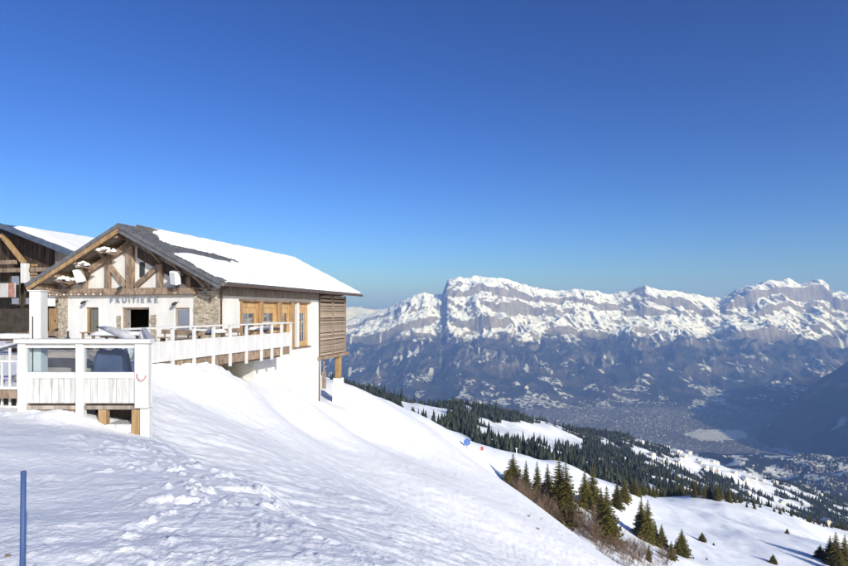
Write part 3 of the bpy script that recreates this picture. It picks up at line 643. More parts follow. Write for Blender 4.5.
# snow clumps lying on the left brackets
for x, y, z, lab in ((-9.05, -.95, 3.44, 'ragged snow clump on the lowest left bracket under the eave'), (-7.70, -.85, 4.22, 'ragged snow clump on the middle left bracket beside the loudspeaker'), (-6.32, -.80, 4.98, 'ragged snow clump on the upper left bracket near the gable peak')):
    m_ = MB(); rnd = random.Random(int(-x*100))
    for k in range(11):
        cx, cy, cz = rnd.uniform(-.42, .42), rnd.uniform(-.28, .2), rnd.uniform(-.06, .10); r = rnd.uniform(.09, .17)
        bm = bmesh.new(); bmesh.ops.create_icosphere(bm, subdivisions=1, radius=r)
        m_.add([(cx+v.co.x*rnd.uniform(.9, 1.7), cy+v.co.y, cz-abs(cx)*.25+v.co.z*rnd.uniform(.5, .9)) for v in bm.verts], [tuple(v.index for v in f.verts) for f in bm.faces]); bm.free()
    o = m_.build('snow_clump', M['snow_lump'], None); o.location = L(x, y, z+.12); o.rotation_euler = (0, 0, -YAW); tag(o, lab, 'snow', 'snow clumps on the brackets')
    MB().bar((-.45, 0, -.12), (.45, 0, -.26), .5, .06).build('shelf', M['brown'], o)
# string of bulbs along the tie beam
sb = local_thing('string_lights', 'string of small pale bulbs along the left half of the tie beam', 'string lights', -8.9, -.36, 2.75)
MB().tube([(-2.4+.2*i, 0, -.03*math.sin(i*1.3)) for i in range(22)], .008, 4).build('cable', M['metal_dark'], sb)
for k in range(9):
    MB().lathe([(.012, .03), (.035, .0), (.03, -.04), (.01, -.06)], 8).build('bulb', M['bulb'], sb).location = (-2.3+k*.5, 0, -.05)

# ================================================================== TERRACE along the chalet
ter = thing('terrace', 'long white railed timber terrace in front of and beside the chalet', 'terrace', (OX, OY, OZ), -YAW)
XR = 1.9; py_ = [-7.54, -6.10, -4.68, -3.26, -1.91, -.45, 1.04, 2.15, 3.26, 4.40]
MB().prism([(-21, -8.7), (XR-.06, -8.7), (XR-.06, 4.46), (.02, 4.46), (.02, -.10), (-10.6, -.10), (-10.6, 2.9), (-21, 2.9)], 'z', -.22, 0).build('floor', M['whiteboard'], ter)
MB().prism([(-20.9, -8.6), (XR-.25, -8.6), (XR-.25, 4.4), (.2, 4.4), (.2, -.3), (-10.7, -.3), (-10.7, 2.8), (-20.9, 2.8)], 'z', .004, .06).build('floor_snow', M['snow_lump'], ter)
for i, y in enumerate([-8.7]+py_):
    MB().box(XR-.06, XR+.07, y-.06, y+.06, -.95, 1.02).build('post', M['white'], ter, .01)
allp = [-8.7]+py_
MB().box(XR-.09, XR+.11, -8.8, 4.52, 1.02, 1.10).build('handrail', M['white'], ter, .012)
MB().box(XR-.02, XR+.05, -8.7, 4.4, .43, .50).build('bottom_rail', M['white'], ter)
for a, b in zip(allp[:-1], allp[1:]):
    MB().box(XR+.0, XR+.035, a+.06, b-.06, -.33, .43).build('rail_panel', M['white'], ter)
    MB().box(XR-.12, XR-.07, a+.06, b-.06, -.80, -.36).build('fascia_board', M['brown'], ter)
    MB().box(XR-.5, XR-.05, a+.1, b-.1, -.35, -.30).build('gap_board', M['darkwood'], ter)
MB().box(.03, XR, 4.42, 4.47, -.8, .43).box(.03, XR, 4.42, 4.47, 1.02, 1.1).build('end_panel', M['white'], ter)
MB().box(XR-.6, XR-.45, -8.5, 4.3, -.95, -.23).build('bearer', M['brown'], ter)

# ================================================================== FRONT DECK (nearest part, seen head-on)
dk = thing('front_deck', 'near white boarded deck with glazed railing standing on orange timber legs in the snow', 'deck', (-9.05, 12.6, OZ), 0)
W = 2.95
MB().prism([(.02, .06), (W-.05, .06), (-1.9, 9.4), (-6.5, 9.4), (-3.0, .4)], 'z', -.24, -.06).build('floor', M['brown'], dk)
MB().prism([(.05, .2), (W-.2, .2), (-2.0, 9.3), (-6.3, 9.3), (-2.8, .5)], 'z', -.055, 0).build('floor_snow', M['snow_lump'], dk)
for x0, x1, z0 in ((.02, .20, -.62), (1.31, 1.48, -.75), (2.62, 2.93, -.44)):
    MB().box(x0, x1, -.06, .10, z0, 1.0).build('post', M['white'], dk, .012)
MB().box(-.04, W+.03, -.10, .14, 1.0, 1.10).build('handrail', M['white'], dk, .012)
for a, b in ((.20, 1.31), (1.48, 2.62)):
    MB().box(a, b, .0, .05, .90, 1.0).build('top_rail', M['white'], dk)
    MB().box(a, b, -.02, .07, .22, .36).build('middle_rail', M['white'], dk, .006)
    MB().box(a, b, .02, .03, .36, .90).build('glass_pane', M['clear'], dk)
    n = 8
    for k in range(n):
        wd = (b-a)/n; MB().box(a+k*wd+.006, a+(k+1)*wd-.006, .0+.004*(k % 3), .035, -.33, .22).build('board', M['whiteboard'], dk)
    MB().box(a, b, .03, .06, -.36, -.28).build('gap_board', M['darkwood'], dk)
    MB().box(a-.02, b+.02, -.01, .10, -.47, -.385).build('deck_edge', M['grey'], dk)
for a in (1.80, 2.54): MB().box(a, a+.17, -.03, .15, -1.05, -.475).build('leg', M['gold'], dk, .01)
MB().box(.3, 1.3, .05, .15, -.75, -.475).build('fascia_board', M['brown'], dk)
MB().box(2.72, 2.93, .0, .14, -1.3, -.445).build('corner_post_foot', M['white'], dk)
MB().box(1.98, 2.53, -.02, .5, -.98, -.80).build('step', M['whiteboard'], dk)
MB().box(1.2, 2.2, .9, .95, -1.3, -.25).build('back_board', M['darkwood'], dk)
# angled right side of the deck
q0, q1 = Vector((W-.03, .1, 0)), Vector((-1.95, 9.6, 0))
MB().bar(q0+Vector((0, 0, .05)), q1+Vector((0, 0, .05)), .04, .78).build('side_panel', M['white'], dk)
MB().bar(q0+Vector((0, 0, 1.05)), q1+Vector((0, 0, 1.05)), .14, .08).build('handrail', M['white'], dk)
for k in range(1, 7):
    p = q0.lerp(q1, k/6.); MB().box(p.x-.14, p.x-.02, p.y-.06, p.y+.06, -1.0, 1.0).build('post', M['white'], dk)
# red cord hooked on the corner post
cd = MB().tube([(0, 0, 0), (.02, -.02, -.08), (.07, -.03, -.14), (.14, -.03, -.15), (.19, -.02, -.10), (.20, 0, -.04)], .008, 6).build('hanging_cord', M['red'], None, smooth=True)
cd.location = (-9.05+2.70, 12.5, OZ+.34); tag(cd, 'loop of red cord hooked on the white corner post of the near deck', 'cord')
# tall white pillar
pl = thing('white_pillar', 'tall plain white square pillar rising at the left end of the near deck', 'pillar', (-8.98, 12.82, OZ), 0)
MB().box(.02, .28, 0, .26, -.05, 2.17).build('shaft', M['white'], pl, .01); MB().box(.0, .30, -.02, .28, 2.17, 2.20).build('cap', M['white'], pl); MB().box(.10, .12, -.012, 0, .1, 1.6).build('cable_slot', M['metal_dark'], pl)
# white metal gate left of the deck
gt = thing('picket_gate', 'white metal picket gate closing the gap left of the near deck', 'gate', (-10.45, 12.95, OZ), 0)
for z0 in (-.5, .55): MB().box(0, 1.36, 0, .04, z0, z0+.05).build('rail', M['white'], gt)
for k in range(8):
    MB().box(.03+k*.18, .075+k*.18, .005, .035, -.48, .88 if k % 3 == 2 else .58).build('picket', M['white'], gt)
MB().bar((-.3, .3, .62), (1.3, .1, 1.02), .5, .05).build('handrail', M['canvas'], gt)

# ------------------------------------------------------------------ things on the terrace
def wtable(label, X, Y, wd, ln, rot, m, z=0, snow=True):
    t_ = thing('table', label, 'table', (X, Y, OZ+z), rot, 'tables on the terrace')
    MB().box(-ln/2, ln/2, -wd/2, wd/2, .70, .75).build('table_top', m, t_, .01)
    for sx_ in (-1, 1):
        for sy_ in (-1, 1): MB().box(sx_*(ln/2-.1)-.04, sx_*(ln/2-.1)+.04, sy_*(wd/2-.1)-.04, sy_*(wd/2-.1)+.04, .06, .70).build('leg', M['brown'], t_)
    MB().box(-ln/2+.1, ln/2-.1, -.03, .03, .60, .68).build('apron', M['brown'], t_)
    if snow:
        gx1, gy1 = np.meshgrid(np.linspace(-ln/2, ln/2, 14), np.linspace(-wd/2, wd/2, 8))
        ed = np.minimum(np.minimum(ln/2-np.abs(gx1), wd/2-np.abs(gy1))*3, .12); o_ = grid_mesh('snow_cover', gx1, gy1, .752+ed+.02*fbm(gx1*3+X, gy1*3, 2, 7), M['snow_lump']); o_.parent = t_
    return t_
wtable('orange wooden table with a blue tub in front of the louvred window', -15.15, 26.8, .8, 2.0, -.2, M['gold'], snow=False)
ct = thing('tub', 'small blue and white tub on the orange table', 'tub', (-15.1, 26.75, OZ+.75), 0)
MB().lathe([(.12, 0), (.14, .18), (.15, .18), (.15, .2)], 14).build('tub_body', M['speaker'], ct); MB().lathe([(.15, .0), (.14, .05), (.04, .08)], 14).build('lid', M['bluetarp'], ct).location = (0, 0, .20)
wtable('snow-covered table behind the left glass pane of the near deck', -10.4, 16.4, 1.0, 2.2, .1, M['whiteboard'])
wtable('snow-covered table behind the white pillar', -15.8, 21.5, .9, 2.0, -.2, M['whiteboard'])
wtable('snow-covered table in the middle of the terrace before the doorway', -13.0, 24.0, .9, 2.0, -.25, M['whiteboard'])
wtable('snow-covered table against the stone pier by the right railing', -10.4, 27.2, .8, 1.6, -.25, M['whiteboard'])
wtable('snow-covered table beside the glazed side windows', -9.3, 32.0, .7, 1.4, 1.32, M['whiteboard'])
for X_, Y_, lab in ((-13.6, 21.6, 'dark bottle on the terrace floor left of the orange table'), (-14.3, 21.3, 'second dark bottle further left of the orange table')):
    b = thing('bottle', lab, 'bottle', (X_, Y_, OZ+.06), 0, 'bottles'); MB().lathe([(.09, 0), (.10, .5), (.05, .68), (.035, .72), (.035, .92)], 12).build('bottle_body', M['metal_dark'], b); MB().lathe([(.04, .92), (.04, .98)], 10).build('cap', M['grille'], b)
def bench(label, X, Y, rot):
    t_ = thing('bench', label, 'bench', (X, Y, OZ), rot, 'benches on the terrace')
    MB().box(-.85, .85, -.17, .17, .42, .47).build('seat', M['brown'], t_)
    for s_ in (-.65, .65): MB().box(s_-.04, s_+.04, -.14, .14, .06, .42).build('leg', M['darkwood'], t_)
    MB().box(-.85, .85, .15, .19, .62, .84).box(-.7, -.64, .15, .19, .47, .62).box(.64, .7, .15, .19, .47, .62).build('backrest', M['brown'], t_)
for lab, X_, Y_, r_ in (('brown bench beside the table at the stone pier', -10.9, 25.9, -.25), ('brown bench before the narrow right front window', -12.2, 27.6, -.25), ('brown bench near the doorway behind the middle table', -13.6, 25.6, -.25), ('brown bench by the railing below the side windows', -9.9, 29.4, 1.32),
    ('brown bench at the far end of the side terrace', -8.75, 33.2, 1.32), ('brown bench left of the orange table', -17.2, 25.4, -.2), ('brown bench behind the snow-covered table near the white pillar', -16.3, 23.2, -.2)): bench(lab, X_, Y_, r_)
# covered lounger under taupe cover seen through the left pane
tp = thing('covered_furniture', 'taupe fabric cover over stacked furniture behind the left deck pane', 'furniture cover', (-9.0, 14.2, OZ), .05)
gx1, gy1 = np.meshgrid(np.linspace(-1, 1, 26), np.linspace(-1, 1, 18))
hgt = np.minimum(np.minimum((1-np.abs(gx1))*2.2, (1-np.abs(gy1))*1.8), .62)
o = grid_mesh('cover', gx1*.95, gy1*.55, .08+hgt+.05*fbm(gx1*2.5, gy1*2.5, 3, 17), M['taupe']); o.parent = tp
MB().box(-.7, .7, -.4, .4, .03, .5).build('pallet', M['grey'], tp)
# dry shrub in a planter behind the right pane
pt = thing('planter', 'dry frosted shrub in a planter behind the right deck pane', 'planter', (-7.55, 13.7, OZ), 0)
MB().lathe([(.22, .02), (.28, .38), (.30, .38), (.30, .42)], 16).build('pot', M['grille'], pt)
s = MB(); rnd = random.Random(4)
for k in range(90):
    a = rnd.uniform(0, 6.28); e = rnd.uniform(.1, 1.3); ln = rnd.uniform(.3, .6); p0 = Vector((rnd.uniform(-.1, .1), rnd.uniform(-.1, .1), .4)); p1 = p0+Vector((math.cos(a)*math.cos(e), math.sin(a)*math.cos(e), math.sin(e)))*ln; p2 = p1+Vector((rnd.uniform(-.15, .15), rnd.uniform(-.15, .15), rnd.uniform(-.05, .15)))
    s.tube([p0, p1, p2], [.008, .006, .003], 4, False)
s.build('branches', mat('frosted_twig', (.35, .33, .31), (.62, .62, .62), .8, (6, 6, 6)), pt, fix=False)
# folded blue and grey parasol lying on the rail
pr = thing('folded_parasol', 'folded blue-grey parasol lying slanted behind the corner of the near deck', 'parasol', (-11.25, 20.4, OZ), -.1)
MB().tube([(-.9, .6, 1.12), (-.3, .3, 1.05), (.35, 0, .92), (.9, -.1, .72)], [.04, .12, .15, .11], 12).build('canopy', M['canvas'], pr, smooth=True); MB().tube([(-1.1, .7, 1.15), (1.0, -.12, .66)], .03, 8).build('pole', M['metal_dark'], pr); MB().box(.55, .85, -.25, .05, .0, .55).build('base', M['grille'], pr)
bx = thing('covered_box', 'dark blue tarpaulin draped over a box behind the right deck pane', 'tarpaulin', (-7.30, 13.25, OZ), .2)
gx1, gy1 = np.meshgrid(np.linspace(-1, 1, 20), np.linspace(-1, 1, 20)); hgt = np.minimum(np.minimum((1-np.abs(gx1))*3, (1-np.abs(gy1))*3), .78)
o = grid_mesh('tarpaulin', gx1*.36, gy1*.36, .03+hgt+.05*fbm(gx1*2, gy1*2, 3, 19), M['navy']); o.parent = bx; MB().box(-.28, .28, -.28, .28, .02, .62).build('crate', M['grey'], bx)

# ================================================================== WOODEN BARN behind, left
barn = thing('barn', 'dark boarded wooden barn with blue-grey snowy roof behind the chalet on the left', 'barn', L(-14, 5, 0), -YAW)
ax_, az_, sl_ = -7.0, 7.95, .352           # apex in barn coordinates (front plane y = 0)
def bz(x): return az_-abs(x-ax_)*sl_
EB = 9.2
for sgn in (-1, 1):
    xe = ax_+sgn*EB
    MB().prism([(ax_, az_), (xe, bz(xe)), (xe, bz(xe)-.22), (ax_, az_-.22)], 'y', 0, 16).build('roof_deck', M['roofblue'], barn)
    MB().bar((ax_, -.04, az_-.10), (xe, -.04, bz(xe)-.10), .06, .34).build('barge_board', M['roofblue'], barn)
    S2, Y2 = np.meshgrid(np.linspace(.1, EB-.02, 40), np.linspace(.5, 15.9, 60))
    n_ = fbm(S2*.8, Y2*.8, 3, 211)
    t2 = np.minimum.reduce([.22+.03*n_, (EB-.02-S2)*1.5, (15.9-Y2)*1.5, (Y2-.75-.25*n_)*1.2, (S2-.35)*.8])
    o = grid_mesh('roof_snow', ax_+sgn*S2, Y2, az_-S2*sl_+np.where(t2 > 0, t2, -.05), M['snow_lump']); o.parent = barn
    for k in range(11):
        MB().box(xe-sgn*.01-.01, xe-sgn*.01+.01, 0, .1, bz(xe)-.2, bz(xe)-.1)
# boarded front: pale boards on the right, dark recessed boards in the middle
x = -3.05; k = 0
while x < 1.7:
    wd = random.uniform(.17, .26); MB().prism([(x, -1), (x+wd-.015, -1), (x+wd-.015, bz(x+wd)-.26), (x, bz(x)-.26)], 'y', .9+.012*(k % 3), .94+.012*(k % 3)).build('board', M['grey'], barn); x += wd; k += 1
MB().box(-3.1, 2.0, .97, 1.1, -1, 4.4).build('wall', M['darkwood'], barn)
x = -12.0; k = 0
while x < -3.1:
    wd = random.uniform(.30, .45); MB().prism([(x, 4.2), (x+wd-.05, 4.2), (x+wd-.05, bz(x+wd)-.3), (x, bz(x)-.3)], 'y', 1.6+.02*(k % 2), 1.66+.02*(k % 2)).build('board', M['darkwood'], barn); x += wd; k += 1
MB().box(-12, -3.0, 1.7, 1.8, -1, 6.2).build('wall', M['interior'], barn)  # shade of the lower openings put into the wall colour as near-black
MB().box(2.0, 2.2, .9, 15, -1, 4.8).build('side_wall', M['grey'], barn)
MB().box(-12, -3.0, .7, 1.3, 4.55, 4.85).build('beam', M['brown'], barn, .02)
MB().bar((-7.4, .55, 7.25), (-5.35, .55, 5.15), .26, .30).build('brace', M['gold'], barn, .02)
MB().bar((-9.5, .6, 5.25), (-6.2, .6, 5.25), .3, .3).build('beam', M['brown'], barn, .02)
MB().box(-5.55, -5.15, .4, .8, 3.75, 5.15).build('column', M['white'], barn, .02)
for k in range(8):
    MB().tube([(-5.0+random.uniform(-.05, .05), .8, 3.55+k*.21), (-4.55, .8, 3.55+k*.21)], .095, 8).build('log_end', M['gold'] if k % 2 else M['brown'], barn)
for x0 in (-7.6, -6.3, -4.3):
    f_ = frame(x0, x0+.95, 2.2, 4.4, 1.3, M['darkwood'], .08, barn, 'window'); MB().box(x0+.08, x0+.87, 1.35, 1.36, 2.28, 4.32).build('pane', M['glass'], f_)
MB().box(-8.6, -6.0, .35, .45, 2.75, 3.75).build('banner', M['whiteboard'], barn); MB().box(-6.55, -6.0, .33, .348, 2.75, 3.75).box(-8.6, -7.3, .33, .348, 2.75, 3.75).build('banner_stripe', mat('faded_red_fabric', (.25, .11, .09), (.40, .22, .18), .8, (3, 3, 3)), barn)
for x0, x1, z1 in ((-3.45, -2.75, 1.95), (-2.45, -1.55, 2.45)):
    dd_ = MB().box(x0, x1, .74, .80, 0, z1).build('door', M['gold'], barn, .01); MB().box(x0+.08, x1-.08, .73, .738, .2, z1-.6).build('door_panel', M['gold'], dd_); MB().box(x1-.12, x1-.07, .70, .73, 1.0, 1.15).build('handle', M['metal_dark'], dd_)
MB().box(-3.6, -1.2, .6, .9, 2.5, 2.72).build('lintel', M['brown'], barn)
# patio heater and crates by the barn
ph = local_thing('patio_heater', 'grey round-topped patio heater in front of the barn at the left edge', 'patio heater', -18.2, -1.6, 0)
MB().lathe([(.26, .06), (.26, .75), (.22, .8)], 16).build('base', M['canvas'], ph); MB().tube([(0, 0, .8), (0, 0, 2.1)], .05, 10).build('pole', M['grille'], ph)
MB().lathe([(.17, 2.05), (.20, 2.55), (.16, 2.6)], 16).build('burner', M['grille'], ph); MB().lathe([(.42, 2.6), (.36, 2.72), (.2, 2.82), (.02, 2.86)], 20).build('hood', M['speaker'], ph)
wc = local_thing('wooden_crate', 'red-brown wooden crate on the terrace at the left edge', 'crate', -18.6, -2.4, 0)
for s_ in (-1, 1):
    for k in range(3): MB().box(-.6, .6, s_*.4-.015, s_*.4+.015, .08+k*.26, .30+k*.26).build('slat', M['brown'], wc)
    for k in range(3): MB().box(s_*.6-.015, s_*.6+.015, -.38, .38, .08+k*.26, .30+k*.26).build('slat', M['brown'], wc)
MB().box(-.58, .58, -.38, .38, .06, .10).build('bottom', M['brown'], wc)
bs = local_thing('wall_cabinet', 'pale metal cabinet fixed on top of the left stone pier', 'cabinet', -10.7, -.5, 2.25)
MB().box(-.35, .35, -.2, .2, -.22, .22).build('cabinet_body', M['speaker'], bs, .02); MB().box(-.3, .3, -.21, -.201, -.18, .18).build('cabinet_door', M['grille'], bs)

# ================================================================== near pole and slope markers
gz = float(near_z(-2.13, 3.0))
bp_ = thing('marker_pole', 'thin blue piste marker pole in the snow at the lower left corner', 'pole', (-2.135, 3.0, gz-.25), 0)
p_ = MB().tube([(0, 0, 0), (.010, 0, -.84-gz+.245)], [.0138, .013], 14).build('shaft', M['bluepole'], bp_, smooth=True); MB().lathe([(.013, 0), (.012, .002), (.004, .004)], 14).build('cap', M['bluepole'], bp_).location = (.010, 0, -.84-gz+.245)
def ray_to(zf, x, y, d0, d1):
    ds = np.linspace(d0, d1, 3000); X, Y, Z = at(x, y, ds); g_ = Z-zf(X, Y); i = np.argmax(g_ < 0) if (g_ < 0).any() else len(ds)-1
    return float(X[i]), float(Y[i]), float(zf(X[i:i+1], Y[i:i+1])[0]), float(ds[i])
mt_p = ray_to(mid_z, 467, 448.2, 90, 230)
k_ = mt_p[3]/F
mt = thing('safety_mat', 'round blue padded safety mat on a post at the edge of the slope', 'safety mat', mt_p[:3], 0)
MB().lathe([(3.3*k_, -.12), (3.5*k_, 0), (3.3*k_, .12)], 18).build('pad', M['bluetarp'], mt); mt.children[0].rotation_euler = (R(90), 0, R(8)); mt.children[0].location = (0, 0, 6.2*k_)
MB().box(-.06, .06, .14, .26, -.3, 8*k_).build('post', M['metal_dark'], mt)
rm_p = ray_to(mid_z, 482, 450.5, 90, 260)
rm = thing('red_marker', 'small red padded marker on the snow beside the round blue mat', 'marker', rm_p[:3], 0)
MB().box(-1.5*k_, 1.5*k_, -.2, .2, .1, 4.6*k_).build('pad', M['red'], rm, .1); MB().box(-.05, .05, -.05, .05, -.3, .2).build('post', M['metal_dark'], rm)
for x_, lab in ((516.5, 'thin white snow lance at the far snow edge'), (534.5, 'second thin white snow lance nearer the spruces')):
    q = ray_to(mid_z, x_, 455.5, 120, 300); o_ = thing('snow_lance', lab, 'snow lance', q[:3], 0, 'snow lances')
    MB().tube([(0, 0, -.3), (0, 0, 7*q[3]/F)], .12, 6).build('mast', M['speaker'], o_); MB().box(-.35, .35, -.1, .1, 7*q[3]/F, 7.6*q[3]/F).build('nozzle', M['speaker'], o_)
# ================================================================== SPRUCES
def spruce_mesh(seed, levels=34, rmax=.17, sparse=0):
    """unit-height spruce crown from drooping branches with hanging needle sprays; trunk apart"""
    rnd = random.Random(seed); v = []; f = []
    def tri(a, b, c): n = len(v); v.extend((a, b, c)); f.append((n, n+1, n+2))
    for i in range(levels):
        h = .07+.92*(i/(levels-1))**.92
        r0 = rmax*((1-h)/.93)**.85+.006
        nb = max(4, int(14*(1-h)+5))
        for k in range(nb):
            if rnd.random() < sparse: continue
            a = 6.283*(k+rnd.random())/nb; ln = r0*rnd.uniform(.62, 1.18); dr = rnd.uniform(.15, .42)
            ca, sa = math.cos(a), math.sin(a); hz_ = h+rnd.uniform(-.012, .012)
            nseg = 5 if ln > .05 else 3; prev = None
            for j in range(nseg):
                t0, t1 = j/nseg, (j+1)/nseg
                p0 = Vector((ca*ln*t0, sa*ln*t0, hz_-dr*ln*t0**1.4)); p1 = Vector((ca*ln*t1, sa*ln*t1, hz_-dr*ln*t1**1.4+(.10*ln if j == nseg-1 else 0)))
                wd = ln*.36*(1-.55*t0)*rnd.uniform(.7, 1.3)
                for s_ in (-1, 1):
                    q = p0.lerp(p1, .6)+Vector((-sa*s_*wd, ca*s_*wd, -wd*rnd.uniform(.15, .7)))
                    tri(p0, p1+Vector((0, 0, .004)), q)
                if rnd.random() < .7: tri(p0, p1, p0.lerp(p1, .5)+Vector((rnd.uniform(-.3, .3)*wd, rnd.uniform(-.3, .3)*wd, -wd*.9)))
    for k in range(5):
        a = k*1.256; tri(Vector((0, 0, 1.0)), Vector((math.cos(a)*.010, math.sin(a)*.010, .945)), Vector((math.cos(a+1.4)*.012, math.sin(a+1.4)*.012, .94)))
    me = bpy.data.meshes.new('crown'); me.from_pydata([tuple(p) for p in v], [], f); me.update(); me.materials.append(M['needle']); return me
crowns = [spruce_mesh(1, 36, .17), spruce_mesh(2, 32, .20, .05), spruce_mesh(3, 40, .145), spruce_mesh(4, 30, .23, .12), spruce_mesh(5, 34, .19, .06)]
tm = MB().tube([(0, 0, -.06), (0, 0, .3), (.003, 0, .7), (0, 0, .985)], [.016, .012, .006, .001], 7).build('tmp', M['bark']).data
bpy.data.objects.remove(bpy.data.objects['tmp']); tm.name = 'trunk'
def spruce(x, yb, ytop, zf, d0, d1, label, var, wide=1.0, group='spruces on the bank'):
    X, Y, Z, d = ray_to(zf, x, yb, d0, d1); H = (yb-ytop)*d/F
    t_ = thing('spruce_tree', label, 'tree', (X, Y, Z-.15), random.uniform(0, 6.28), group); t_.scale = (H*wide*1.55, H*wide*1.55, H*1.02)
    link('trunk', tm, None, t_); link('crown', crowns[var], None, t_); return t_
bank = [(513, 489, 453, 3, 1.2, 'broad spruce topping the upper left end of the tree row on the bank'),
 (526, 496, 460, 2, .9, 'slim short spruce second from the upper end of the bank row'), (537, 501, 461, 2, .95, 'slim spruce third from the upper end of the bank row'), (547.5, 506, 463, 0, .9, 'slim spruce just left of the tallest spruce on the bank'),
 (559, 518, 457, 0, 1.05, 'tallest spruce of the bank, left of a touching pair'), (566, 523, 460, 1, .85, 'tall spruce touching the right side of the tallest one'),
 (584.5, 508, 469, 0, 1.0, 'dark spruce of the middle pair, left one'), (592.5, 510, 466, 4, .95, 'sunlit spruce of the middle pair, right one'),
 (606.5, 540, 486, 4, 1.05, 'wide full spruce standing lowest in the middle of the bank'), (601, 520, 487, 2, .9, 'thin spruce half hidden behind the wide full spruce'), (617, 508, 481, 0, 1.1, 'short spruce right of and behind the wide full spruce'), (624, 502, 475, 1, .95, 'upright spruce at the back where bank meets the open snowfield'),
 (641, 536, 497, 0, .95, 'left tree of the twin spruces standing on the open snow'), (647.5, 541, 499, 4, .9, 'right tree of the twin spruces standing on the open snow'), (655, 544, 521, 2, 1.1, 'small dark spruce wedged beside the twin spruces'), (661.5, 548, 523, 0, 1.1, 'pointed small spruce in front of the snowfield'),
 (671, 559, 540, 3, 1.0, 'squat spruce at the lower end of the bank row'), (681.5, 556, 528, 1, 1.15, 'dense spruce ending the bank row on the right'),
 (702, 541, 531, 3, 1.3, 'small lone spruce on the open snow right of the bank row'), (648.5, 561, 543, 2, .9, 'thin little spruce among bare shrubs at the lower edge')]
for x, yb, yt, va, wd, lab in bank: spruce(x, yb, yt, mid_z, 80, 420, lab, va, wd)
for x, yb, yt, va, wd, lab in [(773, 563, 553, 3, 1.3, 'lone bushy spruce on the snowfield near the bottom edge'), (787, 533.5, 527.5, 3, 1.2, 'tiny lone spruce high on the snowfield'), (713.5, 545, 541.5, 3, 1.3, 'tiny shrub-like spruce on the snowfield right of the bank'), (706.5, 559.5, 556.5, 3, 1.3, 'tiny spruce poking from the snow near the bottom edge'),
    (820, 558, 544, 3, 1.5, 'wide low spruce on the left of the corner group'), (830, 563, 535, 1, 1.0, 'spruce second from left in the lower right corner group'), (835.5, 566, 531.5, 0, 1.05, 'tallest spruce of the lower right corner group'), (844.5, 569, 534, 4, .95, 'spruce at the right frame edge in the corner group'), (839, 573, 545, 1, 1.1, 'front spruce of the lower right corner group')]:
    spruce(x, yb, yt, mid_z, 110, 480, lab, va, wd, 'spruces on the snowfield')
# row of trees along the far edge of the snowfield: one can count them
rnd = random.Random(11)
for k in range(64):
    x = 632+ (k/63)**1.0*216+rnd.uniform(-1.5, 1.5)
    if 752 < x < 800 and rnd.random() < .45: continue
    edge_y = np.interp(x, [632, 640, 680, 720, 780, 848], [498, 497.5, 496, 501, 515, 532.5])
    X, Y, Z, d_ = ray_to(mid_z, x, edge_y+.5, 200, 520); Y2 = Y+rnd.uniform(2, 22); X2 = (x-CX)/F*Y2; Z2 = float(mid_z(np.array([X2]), np.array([Y2]))[0])
    H = (rnd.uniform(9, 17) if x < 735 else rnd.uniform(4, 9))*Y2/F*1.15
    t_ = thing('spruce_tree', 'dark spruce in the row along the far edge of the snowfield', 'tree', (X2, Y2, Z2-.5), rnd.uniform(0, 6), 'row of spruces along the snowfield edge'); t_.scale = (H*1.15, H*1.15, H)
    link('trunk', tm, None, t_); link('crown', crowns[rnd.randrange(5)], None, t_)

# ------------------------------------------------------------------ bare shrubs
def shrub_mesh(seed, n=80):
    rnd = random.Random(seed); s = MB()
    def grow(p, d, ln, r, lev):
        q = p+d*ln*.5+Vector((rnd.uniform(-.06, .06), rnd.uniform(-.06, .06), .02))*ln; e = q+(d+Vector((rnd.uniform(-.3, .3), rnd.uniform(-.3, .3), .15))).normalized()*ln*.5
        s.tube([p, q, e], [r, r*.8, r*.45], 3, False)
        if lev > 0:
            for k in range(rnd.randint(3, 4)):
                b = p.lerp(e, rnd.uniform(.35, 1)); nd = (d+Vector((rnd.uniform(-.9, .9), rnd.uniform(-.9, .9), rnd.uniform(-.1, .6)))).normalized(); grow(b, nd, ln*rnd.uniform(.4, .62), r*.55, lev-1)
    for k in range(16):
        a = rnd.uniform(0, 6.28); e = rnd.uniform(.7, 1.45); grow(Vector((rnd.uniform(-.12, .12), rnd.uniform(-.12, .12), -.05)), Vector((math.cos(a)*math.cos(e), math.sin(a)*math.cos(e), math.sin(e))), rnd.uniform(.45, .8), .0075, 2)
    o = s.build('tmp', M['twig'], fix=False); me = o.data; bpy.data.objects.remove(o); me.name = 'shrub'; return me
shrubs = [shrub_mesh(s) for s in (1, 2, 3)]
rnd = random.Random(5)
spots = []
for k in range(64):      # among and below the spruces of the bank
    t_ = rnd.random(); x = 518+t_*95+rnd.uniform(-6, 6); y = 492+t_*46+rnd.uniform(0, 14); spots.append((x, y, rnd.uniform(12, 26), 'leafless brown shrub among the spruces on the bank', 'bare shrubs among the bank spruces'))
for k in range(44):
    x = rnd.uniform(590, 668); y = 540+(x-595)*.22+rnd.uniform(0, 22); spots.append((x, y, rnd.uniform(7, 20), 'leafless brown shrub on the bank below the spruces', 'bare shrubs below the bank spruces'))
for x, y, h, lab, grp in spots:
    X_, Y_, Z_, d_ = ray_to(mid_z, x, y, 80, 300)
    o = link('shrub', shrubs[rnd.randrange(3)], None); o.location = (X_, Y_, Z_); s_ = h*d_/F; o.scale = (s_*.9, s_*.9, s_); o.rotation_euler = (0, 0, rnd.uniform(0, 6)); tag(o, lab, 'shrub', grp)
